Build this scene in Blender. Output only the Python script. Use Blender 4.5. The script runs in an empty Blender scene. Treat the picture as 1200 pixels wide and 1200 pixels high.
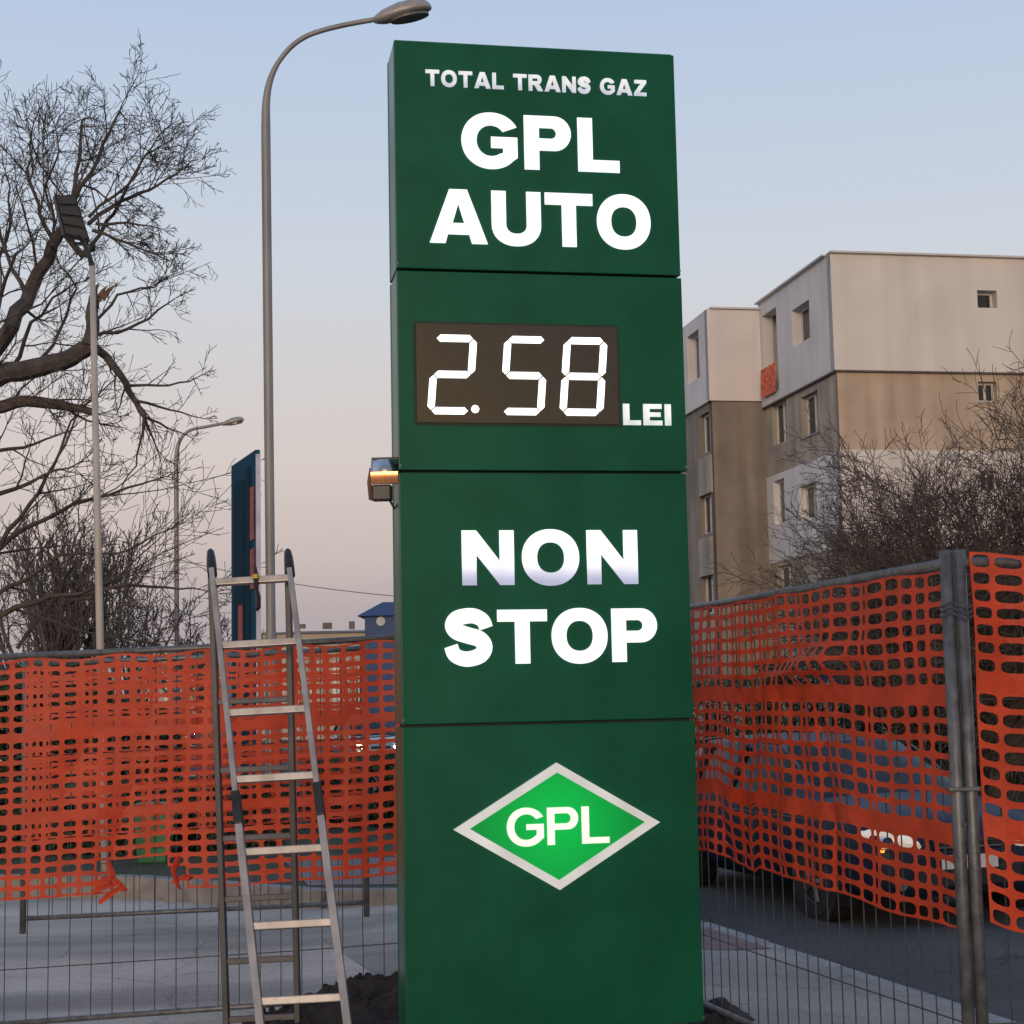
import bpy, bmesh, math, random
from math import sin, cos, pi, radians
from mathutils import Vector, Matrix, noise

random.seed(7)
scene = bpy.context.scene
COL = scene.collection

# ---------------------------------------------------------------- camera
FPX, HOR, ROLL = 1900.0, 205.0, 0.020        # focal length in photo pixels, horizon offset, roll
EYE = Vector((0, 0, 1.6))
_p = math.atan2(HOR, FPX)
_F = Vector((0, cos(_p), sin(_p)))
_U0 = Vector((0, -sin(_p), cos(_p)))
_R = cos(ROLL) * Vector((1, 0, 0)) - sin(ROLL) * _U0
_U = sin(ROLL) * Vector((1, 0, 0)) + cos(ROLL) * _U0
cd = bpy.data.cameras.new('camera')
cam = bpy.data.objects.new('camera', cd)
COL.objects.link(cam)
cd.sensor_width = 36
cd.lens = 36 * FPX / 1200
cd.clip_end = 6000
cam.matrix_world = Matrix(((_R.x, _U.x, -_F.x, EYE.x), (_R.y, _U.y, -_F.y, EYE.y), (_R.z, _U.z, -_F.z, EYE.z), (0, 0, 0, 1)))
scene.camera = cam

# ---------------------------------------------------------------- world: clear sky just after sunset, sun behind the viewer
SUN_AZ, SUN_EL = radians(188), radians(6)       # azimuth clockwise from +Y
world = bpy.data.worlds.new('World')
scene.world = world
world.use_nodes = True
wn, wl = world.node_tree.nodes, world.node_tree.links
bg = wn['Background']
sky = wn.new('ShaderNodeTexSky')
sky.sky_type = 'NISHITA'
sky.sun_disc = False
sky.sun_elevation = SUN_EL
sky.sun_rotation = SUN_AZ
sky.dust_density = 4
tc = wn.new('ShaderNodeTexCoord')
sep = wn.new('ShaderNodeSeparateXYZ')
wl.new(tc.outputs['Generated'], sep.inputs[0])
ramp = wn.new('ShaderNodeValToRGB')             # height in the sky -> colour of the dusk sky
wl.new(sep.outputs['Z'], ramp.inputs[0])
def lin(c):
    return tuple(((v / 255) / 12.92 if v / 255 <= .04045 else ((v / 255 + .055) / 1.055) ** 2.4) for v in c) + (1,)
stops = [(0.0, (164, 155, 163)), (.05, (184, 172, 173)), (.083, (202, 188, 183)), (.138, (214, 203, 198)), (.20, (211, 208, 210)),
         (.255, (205, 212, 221)), (.32, (195, 207, 224)), (.40, (183, 201, 227)), (.7, (152, 177, 214)), (1.0, (134, 161, 203))]
while len(ramp.color_ramp.elements) < len(stops):
    ramp.color_ramp.elements.new(.5)
for e, (p_, c_) in zip(ramp.color_ramp.elements, stops):
    e.position = p_
for e, (p_, c_) in zip(ramp.color_ramp.elements, stops):
    e.color = lin(c_)
dot = wn.new('ShaderNodeVectorMath'); dot.operation = 'DOT_PRODUCT'
wl.new(tc.outputs['Generated'], dot.inputs[0])
dot.inputs[1].default_value = (sin(SUN_AZ), cos(SUN_AZ), 0)
mr = wn.new('ShaderNodeMapRange')               # towards the sunset the sky texture takes over
mr.interpolation_type = 'SMOOTHSTEP'
mr.inputs['From Min'].default_value = .15
mr.inputs['From Max'].default_value = 1.0
wl.new(dot.outputs['Value'], mr.inputs['Value'])
sc = wn.new('ShaderNodeVectorMath'); sc.operation = 'SCALE'
sc.inputs['Scale'].default_value = .075
wl.new(sky.outputs[0], sc.inputs[0])
mx = wn.new('ShaderNodeMix'); mx.data_type = 'RGBA'
wl.new(mr.outputs['Result'], mx.inputs['Factor'])
wl.new(ramp.outputs[0], mx.inputs['A'])
wl.new(sc.outputs[0], mx.inputs['B'])
wl.new(mx.outputs['Result'], bg.inputs['Color'])
bg.inputs['Strength'].default_value = 1.0

sl = bpy.data.lights.new('sun', 'SUN')
sl.energy = 1.1
sl.angle = radians(18)
sl.color = (1, .80, .71)
sun = bpy.data.objects.new('sun', sl)
COL.objects.link(sun)
_sd = Vector((sin(SUN_AZ) * cos(SUN_EL), cos(SUN_AZ) * cos(SUN_EL), sin(SUN_EL)))
sun.rotation_euler = _sd.to_track_quat('Z', 'Y').to_euler()
scene.view_settings.view_transform = 'Standard'
scene.view_settings.look = 'None'
scene.view_settings.exposure = 0
scene.view_settings.gamma = 1
scene.cycles.max_bounces = 5
scene.cycles.diffuse_bounces = 2
scene.cycles.glossy_bounces = 3
scene.cycles.caustics_reflective = False
scene.cycles.caustics_refractive = False

# ---------------------------------------------------------------- measuring helpers (photo pixel -> place in the world)
def ray(px, py):
    return _F * FPX + _R * (px - 600) + _U * (600 - py)
def at(px, py, Y):
    d = ray(px, py)
    return EYE + d * (Y / d.y)
def on_plane(px, py, o, u):                     # on a vertical plane through o along u: (distance along u, z)
    n = Vector((u.y, -u.x, 0)); d = ray(px, py)
    P = EYE + d * ((o - EYE).dot(n) / d.dot(n))
    return (P - o).dot(u), P.z

# ---------------------------------------------------------------- materials
def mat(name, col, rough=.6, metal=0.0, var=.12, scale=8.0, bump=0.0, bscale=None, col2=None, emit=None, estr=0, spec=.5, detail=4, coat=0, coord='Object', stretch=(1, 1, 1), lo=.35, hi=.65, streak=0, dust=0):
    m = bpy.data.materials.new(name)
    m.use_nodes = True
    n, l = m.node_tree.nodes, m.node_tree.links
    b = n['Principled BSDF']
    b.inputs['Roughness'].default_value = rough
    b.inputs['Metallic'].default_value = metal
    b.inputs['Specular IOR Level'].default_value = spec
    b.inputs['Coat Weight'].default_value = coat
    tcn = n.new('ShaderNodeTexCoord')
    mp = n.new('ShaderNodeMapping')
    mp.inputs['Scale'].default_value = stretch
    l.new(tcn.outputs[coord], mp.inputs[0])
    nz = n.new('ShaderNodeTexNoise')
    nz.inputs['Scale'].default_value = scale
    nz.inputs['Detail'].default_value = detail
    l.new(mp.outputs[0], nz.inputs['Vector'])
    cr = n.new('ShaderNodeValToRGB')
    cr.color_ramp.elements[0].position = lo
    cr.color_ramp.elements[1].position = hi
    c2 = col2 if col2 else tuple(min(1, c * (1 + var)) for c in col)
    c1 = col if col2 else tuple(c * (1 - var) for c in col)
    cr.color_ramp.elements[0].color = (*c1, 1)
    cr.color_ramp.elements[1].color = (*c2, 1)
    l.new(nz.outputs['Fac'], cr.inputs[0])
    l.new(cr.outputs[0], b.inputs['Base Color'])
    for amt, st3, sc3, p0_, p1_ in ((streak, (1.6, 1.6, .10), 1.2, .42, .72), (dust, (1, 1, 1), 55, .60, .74)):
        if amt:                                      # rain streaks / dust specks
            mp2 = n.new('ShaderNodeMapping'); mp2.inputs['Scale'].default_value = st3
            l.new(tcn.outputs[coord], mp2.inputs[0])
            n2 = n.new('ShaderNodeTexNoise'); n2.inputs['Scale'].default_value = sc3; n2.inputs['Detail'].default_value = 6
            l.new(mp2.outputs[0], n2.inputs['Vector'])
            m3 = n.new('ShaderNodeMapRange'); m3.inputs['From Min'].default_value = p0_; m3.inputs['From Max'].default_value = p1_
            m3.inputs['To Min'].default_value = 0; m3.inputs['To Max'].default_value = abs(amt)
            l.new(n2.outputs['Fac'], m3.inputs['Value'])
            mix = n.new('ShaderNodeMix'); mix.data_type = 'RGBA'
            l.new(m3.outputs[0], mix.inputs['Factor'])
            src = b.inputs['Base Color'].links[0].from_socket
            l.new(src, mix.inputs['A'])
            g_ = .35 if amt == streak else 1.0
            mix.inputs['B'].default_value = (*[c * g_ for c in col], 1) if amt == streak else (.16, .19, .16, 1)
            l.new(mix.outputs['Result'], b.inputs['Base Color'])
    rr = n.new('ShaderNodeMapRange')
    rr.inputs['To Min'].default_value = max(.02, rough * .85)
    rr.inputs['To Max'].default_value = min(1, rough * 1.15)
    l.new(nz.outputs['Fac'], rr.inputs['Value'])
    l.new(rr.outputs[0], b.inputs['Roughness'])
    if bump:
        nb = n.new('ShaderNodeTexNoise')
        nb.inputs['Scale'].default_value = bscale or scale * 4
        nb.inputs['Detail'].default_value = 5
        l.new(mp.outputs[0], nb.inputs['Vector'])
        bp = n.new('ShaderNodeBump')
        bp.inputs['Strength'].default_value = bump
        bp.inputs['Distance'].default_value = .02
        l.new(nb.outputs['Fac'], bp.inputs['Height'])
        l.new(bp.outputs[0], b.inputs['Normal'])
    if emit:
        b.inputs['Emission Color'].default_value = (*emit, 1)
        b.inputs['Emission Strength'].default_value = estr
        m.cycles.emission_sampling = 'NONE'
    return m

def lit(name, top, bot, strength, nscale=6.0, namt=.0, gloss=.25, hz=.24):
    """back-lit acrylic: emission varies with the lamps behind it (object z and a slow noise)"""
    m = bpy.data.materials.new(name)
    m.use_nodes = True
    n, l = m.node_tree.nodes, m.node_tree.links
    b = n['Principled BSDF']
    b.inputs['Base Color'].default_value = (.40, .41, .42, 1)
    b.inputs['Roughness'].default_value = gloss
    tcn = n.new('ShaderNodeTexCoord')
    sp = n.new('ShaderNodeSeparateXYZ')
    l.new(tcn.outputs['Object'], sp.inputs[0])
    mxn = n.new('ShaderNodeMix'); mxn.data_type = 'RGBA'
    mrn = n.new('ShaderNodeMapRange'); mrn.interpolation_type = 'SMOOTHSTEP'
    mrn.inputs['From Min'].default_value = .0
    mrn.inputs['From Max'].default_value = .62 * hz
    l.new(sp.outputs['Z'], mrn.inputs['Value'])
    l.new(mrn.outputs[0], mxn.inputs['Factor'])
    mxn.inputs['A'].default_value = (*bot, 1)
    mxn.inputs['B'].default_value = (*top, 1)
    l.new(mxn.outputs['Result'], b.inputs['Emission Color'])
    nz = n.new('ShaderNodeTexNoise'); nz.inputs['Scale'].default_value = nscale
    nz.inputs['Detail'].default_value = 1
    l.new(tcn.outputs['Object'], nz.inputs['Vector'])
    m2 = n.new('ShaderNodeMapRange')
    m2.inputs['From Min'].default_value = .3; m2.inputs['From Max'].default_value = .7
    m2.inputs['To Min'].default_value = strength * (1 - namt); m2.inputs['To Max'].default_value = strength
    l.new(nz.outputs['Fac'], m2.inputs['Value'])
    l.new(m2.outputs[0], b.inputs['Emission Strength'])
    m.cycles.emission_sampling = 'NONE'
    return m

M = {}
M['green'] = mat('sign_green', (.004, .100, .056), .33, var=.12, scale=3, bump=.04, bscale=9, spec=.2, dust=.10, streak=.28)
M['green_side'] = mat('sign_side', (.014, .13, .07), .30, var=.15, scale=5, spec=.7)
M['seam'] = mat('seam_dark', (.006, .02, .012), .6)
M['plinth'] = mat('plinth', (.05, .05, .05), .8, bump=.3)
M['lit'] = lit('lit_white', (1, 1, 1), (.86, .90, 1), 1.2, 8, .26)
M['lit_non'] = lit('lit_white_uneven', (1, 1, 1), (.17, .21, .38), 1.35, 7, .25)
M['lit_top'] = lit('lit_white_dim', (.90, .94, 1), (.62, .70, .88), .80, 16, .5, hz=.08)
M['lit_lei'] = lit('lit_white_lei', (.95, 1, .98), (.75, .84, .82), .95, 12, .5, hz=.1)
M['lit_gpl'] = lit('lit_cream', (.93, 1, .86), (.93, 1, .86), .88, 5, .1)
M['lit_frame'] = lit('lit_frame', (.80, .83, .78), (.80, .83, .74), .58, 5, .35, .4)
M['seg'] = lit('led_white', (1, 1, 1), (1, 1, 1), 2.2, 4, .1)
M['display'] = mat('display_glass', (.022, .016, .015), .10, var=.2, scale=40, spec=.9, coat=.4)
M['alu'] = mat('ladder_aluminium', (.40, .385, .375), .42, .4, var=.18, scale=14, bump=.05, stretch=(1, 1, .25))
M['alu_dark'] = mat('ladder_aluminium_dark', (.085, .088, .095), .5, .4, var=.2, scale=14, stretch=(1, 1, .25))  # darker grey for the rear stiles and rungs
M['steel'] = mat('galvanised_steel', (.145, .152, .16), .5, .55, var=.25, scale=22, bump=.08)
M['wire'] = mat('galvanised_wire', (.10, .105, .115), .5, .6, var=.2, scale=30)
M['pole'] = mat('lamp_pole_grey', (.27, .27, .275), .55, .3, var=.18, scale=4, bump=.05, stretch=(1, 1, .2))
M['pole_pale'] = mat('flood_pole_pale', (.46, .42, .38), .6, .1, var=.15, scale=5, stretch=(1, 1, .2))
M['black'] = mat('black_plastic', (.018, .018, .02), .45, var=.3, scale=20)
M['lampshell'] = mat('lamp_shell', (.34, .335, .33), .45, .2, var=.1, scale=10)
M['lens'] = mat('lamp_lens', (.10, .10, .10), .2, spec=.8)
def net_material():
    m = mat('orange_net', (.72, .085, .030), .48, var=.14, scale=9, bump=.12, bscale=120)
    n, l = m.node_tree.nodes, m.node_tree.links
    b = n['Principled BSDF']
    tr = n.new('ShaderNodeBsdfTranslucent')
    tr.inputs['Color'].default_value = (.75, .10, .03, 1)
    ms = n.new('ShaderNodeMixShader'); ms.inputs[0].default_value = .38
    l.new(b.outputs[0], ms.inputs[1]); l.new(tr.outputs[0], ms.inputs[2])
    l.new(ms.outputs[0], n['Material Output'].inputs['Surface'])
    return m
M['net'] = net_material()
def paving(name, col, crack=.5, patch=.2, tyre=0, ang=0):
    """worn paving: repaired patches, cracks, grit and tyre tracks"""
    m = mat(name, col, .88, var=.13, scale=1.3, bump=.5, bscale=110, detail=8)
    n, l = m.node_tree.nodes, m.node_tree.links
    b = n['Principled BSDF']
    t = n.new('ShaderNodeTexCoord')
    def mul(fac_socket, dark, amt):
        mx = n.new('ShaderNodeMix'); mx.data_type = 'RGBA'; mx.blend_type = 'MULTIPLY'
        mm = n.new('ShaderNodeMath'); mm.operation = 'MULTIPLY'; mm.inputs[1].default_value = amt
        l.new(fac_socket, mm.inputs[0]); l.new(mm.outputs[0], mx.inputs['Factor'])
        l.new(b.inputs['Base Color'].links[0].from_socket, mx.inputs['A']); mx.inputs['B'].default_value = (*dark, 1)
        l.new(mx.outputs['Result'], b.inputs['Base Color'])
    def rng(sock, a, c):
        q = n.new('ShaderNodeMapRange'); q.inputs['From Min'].default_value = a; q.inputs['From Max'].default_value = c
        l.new(sock, q.inputs['Value']); return q.outputs[0]
    # warped coordinates
    nz = n.new('ShaderNodeTexNoise'); nz.inputs['Scale'].default_value = 2.2; nz.inputs['Detail'].default_value = 5
    l.new(t.outputs['Object'], nz.inputs['Vector'])
    ad = n.new('ShaderNodeMix'); ad.data_type = 'RGBA'; ad.blend_type = 'ADD'; ad.inputs['Factor'].default_value = .55
    l.new(t.outputs['Object'], ad.inputs['A']); l.new(nz.outputs['Color'], ad.inputs['B'])
    vo = n.new('ShaderNodeTexVoronoi'); vo.feature = 'DISTANCE_TO_EDGE'; vo.inputs['Scale'].default_value = .55
    l.new(ad.outputs['Result'], vo.inputs['Vector'])
    mul(rng(vo.outputs['Distance'], .010, .002), (.25, .25, .25), crack)
    vp = n.new('ShaderNodeTexVoronoi'); vp.inputs['Scale'].default_value = .33
    l.new(ad.outputs['Result'], vp.inputs['Vector'])
    sp = n.new('ShaderNodeSeparateColor'); l.new(vp.outputs['Color'], sp.inputs[0])
    mul(sp.outputs[0], (.45, .45, .46), patch)
    gr = n.new('ShaderNodeTexNoise'); gr.inputs['Scale'].default_value = 70; gr.inputs['Detail'].default_value = 3
    l.new(t.outputs['Object'], gr.inputs['Vector'])
    mul(rng(gr.outputs['Fac'], .52, .70), (.35, .35, .35), .8)
    gl = n.new('ShaderNodeTexNoise'); gl.inputs['Scale'].default_value = .45; gl.inputs['Detail'].default_value = 7
    l.new(t.outputs['Object'], gl.inputs['Vector'])
    mul(rng(gl.outputs['Fac'], .45, .65), (.5, .5, .5), .45)
    if tyre:
        mp = n.new('ShaderNodeMapping'); mp.inputs['Rotation'].default_value = (0, 0, ang); mp.inputs['Scale'].default_value = (.05, 1, 1)
        l.new(t.outputs['Object'], mp.inputs[0])
        tn = n.new('ShaderNodeTexNoise'); tn.inputs['Scale'].default_value = 1.1; tn.inputs['Detail'].default_value = 3
        l.new(mp.outputs[0], tn.inputs['Vector'])
        mul(rng(tn.outputs['Fac'], .48, .62), (.5, .5, .51), tyre)
    return m
M['asphalt'] = paving('asphalt_pale', (.56, .505, .435), .30, .25, .75, radians(-14))
M['concrete'] = paving('concrete', (.38, .345, .30), .35, .2, .3, radians(70))
M['road'] = paving('asphalt_road', (.088, .087, .086), .6, .3, .5, radians(-72))
M['kerb'] = mat('kerb_stone', (.26, .255, .25), .85, var=.18, scale=6, bump=.3)
M['kerb_b'] = mat('kerb_stone_beige', (.25, .235, .215), .85, var=.2, scale=6, bump=.3)
M['pinkpave'] = mat('pink_paving', (.22, .16, .15), .85, var=.15, scale=5, bump=.3)
M['redpave'] = mat('red_paving', (.20, .125, .11), .85, var=.2, scale=7, bump=.3)
M['soil'] = mat('dark_soil', (.022, .019, .017), .95, var=.5, scale=9, bump=.9, bscale=40)
M['grass'] = mat('verge_grass', (.035, .05, .018), .95, var=.4, scale=2.5, bump=.6, bscale=30, col2=(.07, .062, .04))
M['far'] = mat('far_ground', (.06, .062, .05), .95, var=.3, scale=.05)
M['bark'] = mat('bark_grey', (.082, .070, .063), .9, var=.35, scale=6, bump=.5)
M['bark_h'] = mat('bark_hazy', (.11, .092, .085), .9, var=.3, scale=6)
M['bark_d'] = mat('bark_dark', (.080, .066, .058), .9, var=.3, scale=6)
M['brokenwood'] = mat('broken_wood', (.16, .095, .06), .9, var=.3, scale=15)
M['white_wall'] = mat('new_render_white', (.74, .715, .71), .9, streak=.16, var=.06, scale=.5, bump=.05, bscale=8, detail=6)
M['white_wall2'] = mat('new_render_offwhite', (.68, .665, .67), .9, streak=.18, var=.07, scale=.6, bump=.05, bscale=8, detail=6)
M['brown_wall'] = mat('old_plaster_brown', (.54, .44, .35), .92, streak=.40, var=.14, scale=.55, bump=.12, bscale=6, detail=8)
M['grey_wall'] = mat('old_plaster_grey', (.39, .35, .295), .92, streak=.45, var=.18, scale=.7, bump=.12, bscale=6, detail=8)
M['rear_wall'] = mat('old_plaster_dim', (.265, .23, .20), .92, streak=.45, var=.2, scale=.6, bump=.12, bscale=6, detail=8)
M['roof_edge'] = mat('roof_edge', (.30, .29, .29), .7, var=.2)
M['seamline'] = mat('starter_rail', (.13, .11, .10), .8, var=.3)
M['frame_w'] = mat('window_frame_white', (.62, .62, .62), .5, var=.1)
M['glass'] = mat('window_glass', (.020, .023, .026), .08, var=.3, scale=3, spec=.8)
M['blind'] = mat('window_blind', (.30, .28, .25), .8, var=.2, scale=4)
M['cream'] = mat('cream_wall', (.48, .43, .36), .9, var=.1, scale=.4)
M['roof_brown'] = mat('roof_brown', (.17, .15, .14), .85, var=.2, scale=1)
M['blue'] = mat('blue_paint', (.030, .085, .24), .6, var=.12, scale=1.5)
M['blue_roof'] = mat('blue_roof', (.022, .055, .16), .55, var=.15, scale=1.5)
M['totem_blue'] = mat('totem_blue', (.012, .065, .125), .8, var=.12, scale=3, spec=.1)
M['totem_dark'] = mat('totem_dark', (.008, .034, .062), .8, var=.2, scale=4, spec=.1)
M['totem_red'] = mat('totem_red', (.30, .05, .03), .5, var=.4, scale=12)
M['totem_white'] = mat('totem_white', (.55, .58, .68), .5, var=.1)
M['carpaint'] = mat('car_paint_blue', (.014, .022, .046), .42, .2, var=.06, scale=3, spec=.22)
M['car_grey'] = mat('car_paint_silver', (.30, .31, .33), .3, .6, var=.06, scale=3, coat=.8)
M['car_dark'] = mat('car_paint_dark', (.03, .032, .04), .3, .4, var=.06, scale=3, coat=.8)
M['carglass'] = mat('car_glass', (.008, .010, .013), .14, spec=.18)
M['rubber'] = mat('tyre_rubber', (.015, .015, .016), .85, var=.2, scale=20)
M['rim'] = mat('wheel_rim', (.10, .10, .105), .45, .7)
M['chrome'] = mat('chrome', (.65, .66, .68), .15, 1)
M['headlamp'] = mat('headlamp_glass', (.60, .60, .58), .12, .3, spec=.9, coat=.6, emit=(1, .82, .60), estr=.38)
M['headlamp_on'] = mat('headlamp_lit', (.9, .9, .85), .2, emit=(1, .90, .66), estr=45)
M['amber'] = mat('amber_lamp', (.7, .25, .04), .2, emit=(1, .35, .05), estr=1.4)
M['leaf'] = mat('hedge_leaf', (.018, .034, .014), .75, var=.5, scale=5, col2=(.045, .062, .026))
M['leaf_core'] = mat('hedge_twig', (.010, .012, .008), .95, var=.4, scale=6)
M['leaf2'] = mat('evergreen_leaf', (.030, .048, .018), .75, var=.5, scale=4, col2=(.075, .085, .03))
M['bin_green'] = mat('bin_green', (.012, .16, .055), .45, var=.12, scale=6)
M['vanwhite'] = mat('van_white', (.60, .61, .63), .35, var=.05, coat=.4)
M['sign_blue'] = mat('traffic_blue', (.012, .055, .28), .45, var=.08)
M['sign_white'] = mat('traffic_white', (.62, .62, .62), .5, var=.05)
M['sign_red'] = mat('traffic_red', (.36, .035, .03), .5, var=.1)
M['orange_cloth'] = mat('orange_cloth', (.58, .14, .08), .8, var=.35, scale=6)
M['yellow'] = mat('yellow_plastic', (.55, .38, .05), .5)
M['glassfront'] = mat('floodlight_glass', (.62, .60, .60), .22, 1, spec=1, var=.05)
M['sunset_orange'] = mat('sunset_reflection', (.80, .36, .16), .3, .9, var=.1, scale=30)  # sunset's reflection painted as an orange metal colour
M['cell'] = mat('lamp_cell', (.045, .045, .047), .55, var=.2, scale=20)
M['cable'] = mat('cable', (.10, .10, .11), .7)

# ---------------------------------------------------------------- mesh helpers
class MB:
    def __init__(s):
        s.v = []; s.f = []
    def box(s, c, size, B=None):
        x, y, z = [k / 2 for k in size]
        i = len(s.v)
        for a, b, d in ((-1, -1, -1), (1, -1, -1), (1, 1, -1), (-1, 1, -1), (-1, -1, 1), (1, -1, 1), (1, 1, 1), (-1, 1, 1)):
            p = Vector((a * x, b * y, d * z))
            if B is not None: p = B @ p
            s.v.append(Vector(c) + p)
        for q in ((0, 3, 2, 1), (4, 5, 6, 7), (0, 1, 5, 4), (1, 2, 6, 5), (2, 3, 7, 6), (3, 0, 4, 7)):
            s.f.append([i + k for k in q])
        return s
    def quad(s, *ps):
        i = len(s.v); s.v += [Vector(p) for p in ps]; s.f.append(list(range(i, i + len(ps)))); return s
    def prism(s, pts, d):
        """closed outline extruded along vector d"""
        i = len(s.v); n = len(pts)
        s.v += [Vector(p) for p in pts] + [Vector(p) + Vector(d) for p in pts]
        s.f.append(list(range(i, i + n))[::-1]); s.f.append(list(range(i + n, i + 2 * n)))
        for k in range(n):
            s.f.append([i + k, i + (k + 1) % n, i + n + (k + 1) % n, i + n + k])
        return s
    def tube(s, pts, rad, n=8, cap=True, flat=1.0, side=None):
        pts = [Vector(p) for p in pts]
        if not hasattr(rad, '__len__'): rad = [rad] * len(pts)
        d0 = (pts[1] - pts[0]).normalized()
        a = Vector(side) if side is not None else d0.orthogonal()
        i0 = len(s.v)
        for k, p in enumerate(pts):
            if k == 0: d = d0
            elif k == len(pts) - 1: d = (pts[k] - pts[k - 1]).normalized()
            else: d = (pts[k + 1] - pts[k - 1]).normalized()
            a = (a - d * a.dot(d))
            a = a.normalized() if a.length > 1e-6 else d.orthogonal().normalized()
            b = d.cross(a)
            for j in range(n):
                t = 2 * pi * j / n + (pi / 4 if n == 4 else 0)
                s.v.append(p + a * (cos(t) * rad[k]) + b * (sin(t) * rad[k] * flat))
        for k in range(len(pts) - 1):
            for j in range(n):
                q = i0 + k * n
                s.f.append([q + j, q + (j + 1) % n, q + n + (j + 1) % n, q + n + j])
        if cap:
            s.f.append([i0 + j for j in range(n)][::-1])
            q = i0 + (len(pts) - 1) * n
            s.f.append([q + j for j in range(n)])
        return s
    def lathe(s, c, prof, n=24, axis='Z'):
        i0 = len(s.v); c = Vector(c)
        for r, h in prof:
            for j in range(n):
                t = 2 * pi * j / n
                p = Vector((r * cos(t), r * sin(t), h))
                if axis == 'Y': p = Vector((p.x, p.z, p.y))
                if axis == 'X': p = Vector((p.z, p.x, p.y))
                s.v.append(c + p)
        for k in range(len(prof) - 1):
            for j in range(n):
                q = i0 + k * n
                s.f.append([q + j, q + (j + 1) % n, q + n + (j + 1) % n, q + n + j])
        return s
    def build(s, name, m, parent=None, local=False, smooth=False, bevel=0, weld=False, fixn=True):
        off = Vector((0, 0, 0)); q = parent
        if not local:
            while q is not None:
                off += q.location; q = q.parent
        me = bpy.data.meshes.new(name)
        me.from_pydata([tuple(Vector(p) - off) for p in s.v], [], s.f)
        if fixn or weld or bevel:
            bm = bmesh.new(); bm.from_mesh(me)
            if weld: bmesh.ops.remove_doubles(bm, verts=bm.verts, dist=1e-4)
            if fixn: bmesh.ops.recalc_face_normals(bm, faces=bm.faces)
            if bevel:
                bmesh.ops.bevel(bm, geom=[e for e in bm.edges if len(e.link_faces) == 2 and e.calc_face_angle() > .5], offset=bevel, segments=2, affect='EDGES', profile=.6)
            bm.to_mesh(me); bm.free()
        if smooth:
            for p in me.polygons: p.use_smooth = True
        me.materials.append(M[m] if isinstance(m, str) else m)
        o = bpy.data.objects.new(name, me)
        COL.objects.link(o)
        o.parent = parent
        return o

def tag(o, label=None, cat=None, group=None, kind=None):
    if label: o['label'] = label
    if cat: o['category'] = cat
    if group: o['group'] = group
    if kind: o['kind'] = kind
    return o
def thing(name, loc, label, cat, group=None, rz=0):
    o = bpy.data.objects.new(name, None)
    COL.objects.link(o)
    o.empty_display_size = .2
    o.location = loc; o.rotation_euler = (0, 0, rz)
    return tag(o, label, cat, group)
def copy_tree(o, parent=None):
    c = o.copy(); COL.objects.link(c); c.parent = parent
    for ch in o.children: copy_tree(ch, c)
    return c
def ss(a, b, x):
    t = max(0, min(1, (x - a) / (b - a))); return t * t * (3 - 2 * t)

# ---------------------------------------------------------------- setting: ground, forecourt, pavement, road
P0 = Vector((1.41, 12.2, 0)); NS = Vector((.9537, .3007, 0)); TD = Vector((-.3007, .9537, 0))
def h_ground(x, y):
    s_ = (Vector((x, y, 0)) - P0).dot(NS)
    return -.15 * ss(-2.0, -.15, s_) - .13 * ss(1.3, -3.0, x) * ss(-1.2, -2.4, s_) - .012 * max(0, y - 15)
def st(s_, t_, z=0):
    p = P0 + NS * s_ + TD * t_
    return Vector((p.x, p.y, z))
def drop(p): return -.012 * max(0, p.y - 15)

MB().quad((-3000, -3000, -6), (3000, -3000, -6), (3000, 4500, -6), (-3000, 4500, -6)).build('ground', 'far')['kind'] = 'structure'
def sheet(name, m, ss_, ts_, zf):
    mb = MB()
    for a in ss_:
        for b in ts_:
            p = st(a, b); mb.v.append(Vector((p.x, p.y, zf(a, p))))
    nt = len(ts_)
    for i in range(len(ss_) - 1):
        for j in range(nt - 1):
            mb.f.append([i * nt + j, (i + 1) * nt + j, (i + 1) * nt + j + 1, i * nt + j + 1])
    o = mb.build(name, m); o['kind'] = 'structure'; return o
TS = [-60, -40, -25, -18, -14, -12, -10, -8, -6, -4, -2, 0, 2, 4, 6, 10, 15, 20, 30, 50, 80, 120, 180, 260, 400]
sheet('forecourt', 'asphalt', [-400, -200, -100, -60, -30, -20, -15, -12, -10, -8, -6, -5, -4, -3, -2, -1.7, -1.3, -1, -.7, -.4, -.16], TS, lambda a, p: h_ground(p.x, p.y))
sheet('road', 'road', [-.02, 1.5, 3, 4.5, 6, 7.02], TS, lambda a, p: -.27 + drop(p) + .03 * (1 - ((a - 3.5) / 3.5) ** 2))
sheet('verge', 'grass', [7.15, 9, 12, 20, 40, 80, 150, 300], TS, lambda a, p: -.15 + drop(p))
sheet('pavement', 'concrete', [-2.9, -2.0, -1.7, -1.3, -1, -.7, -.4, -.16], [-14, -12, -10, -8, -6, -4, -2, 0], lambda a, p: h_ground(p.x, p.y) + .004)
sheet('red_paving', 'redpave', [-.62, -.45, -.16], [-1.3, -.9, -.3], lambda a, p: h_ground(p.x, p.y) + .008)

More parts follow.
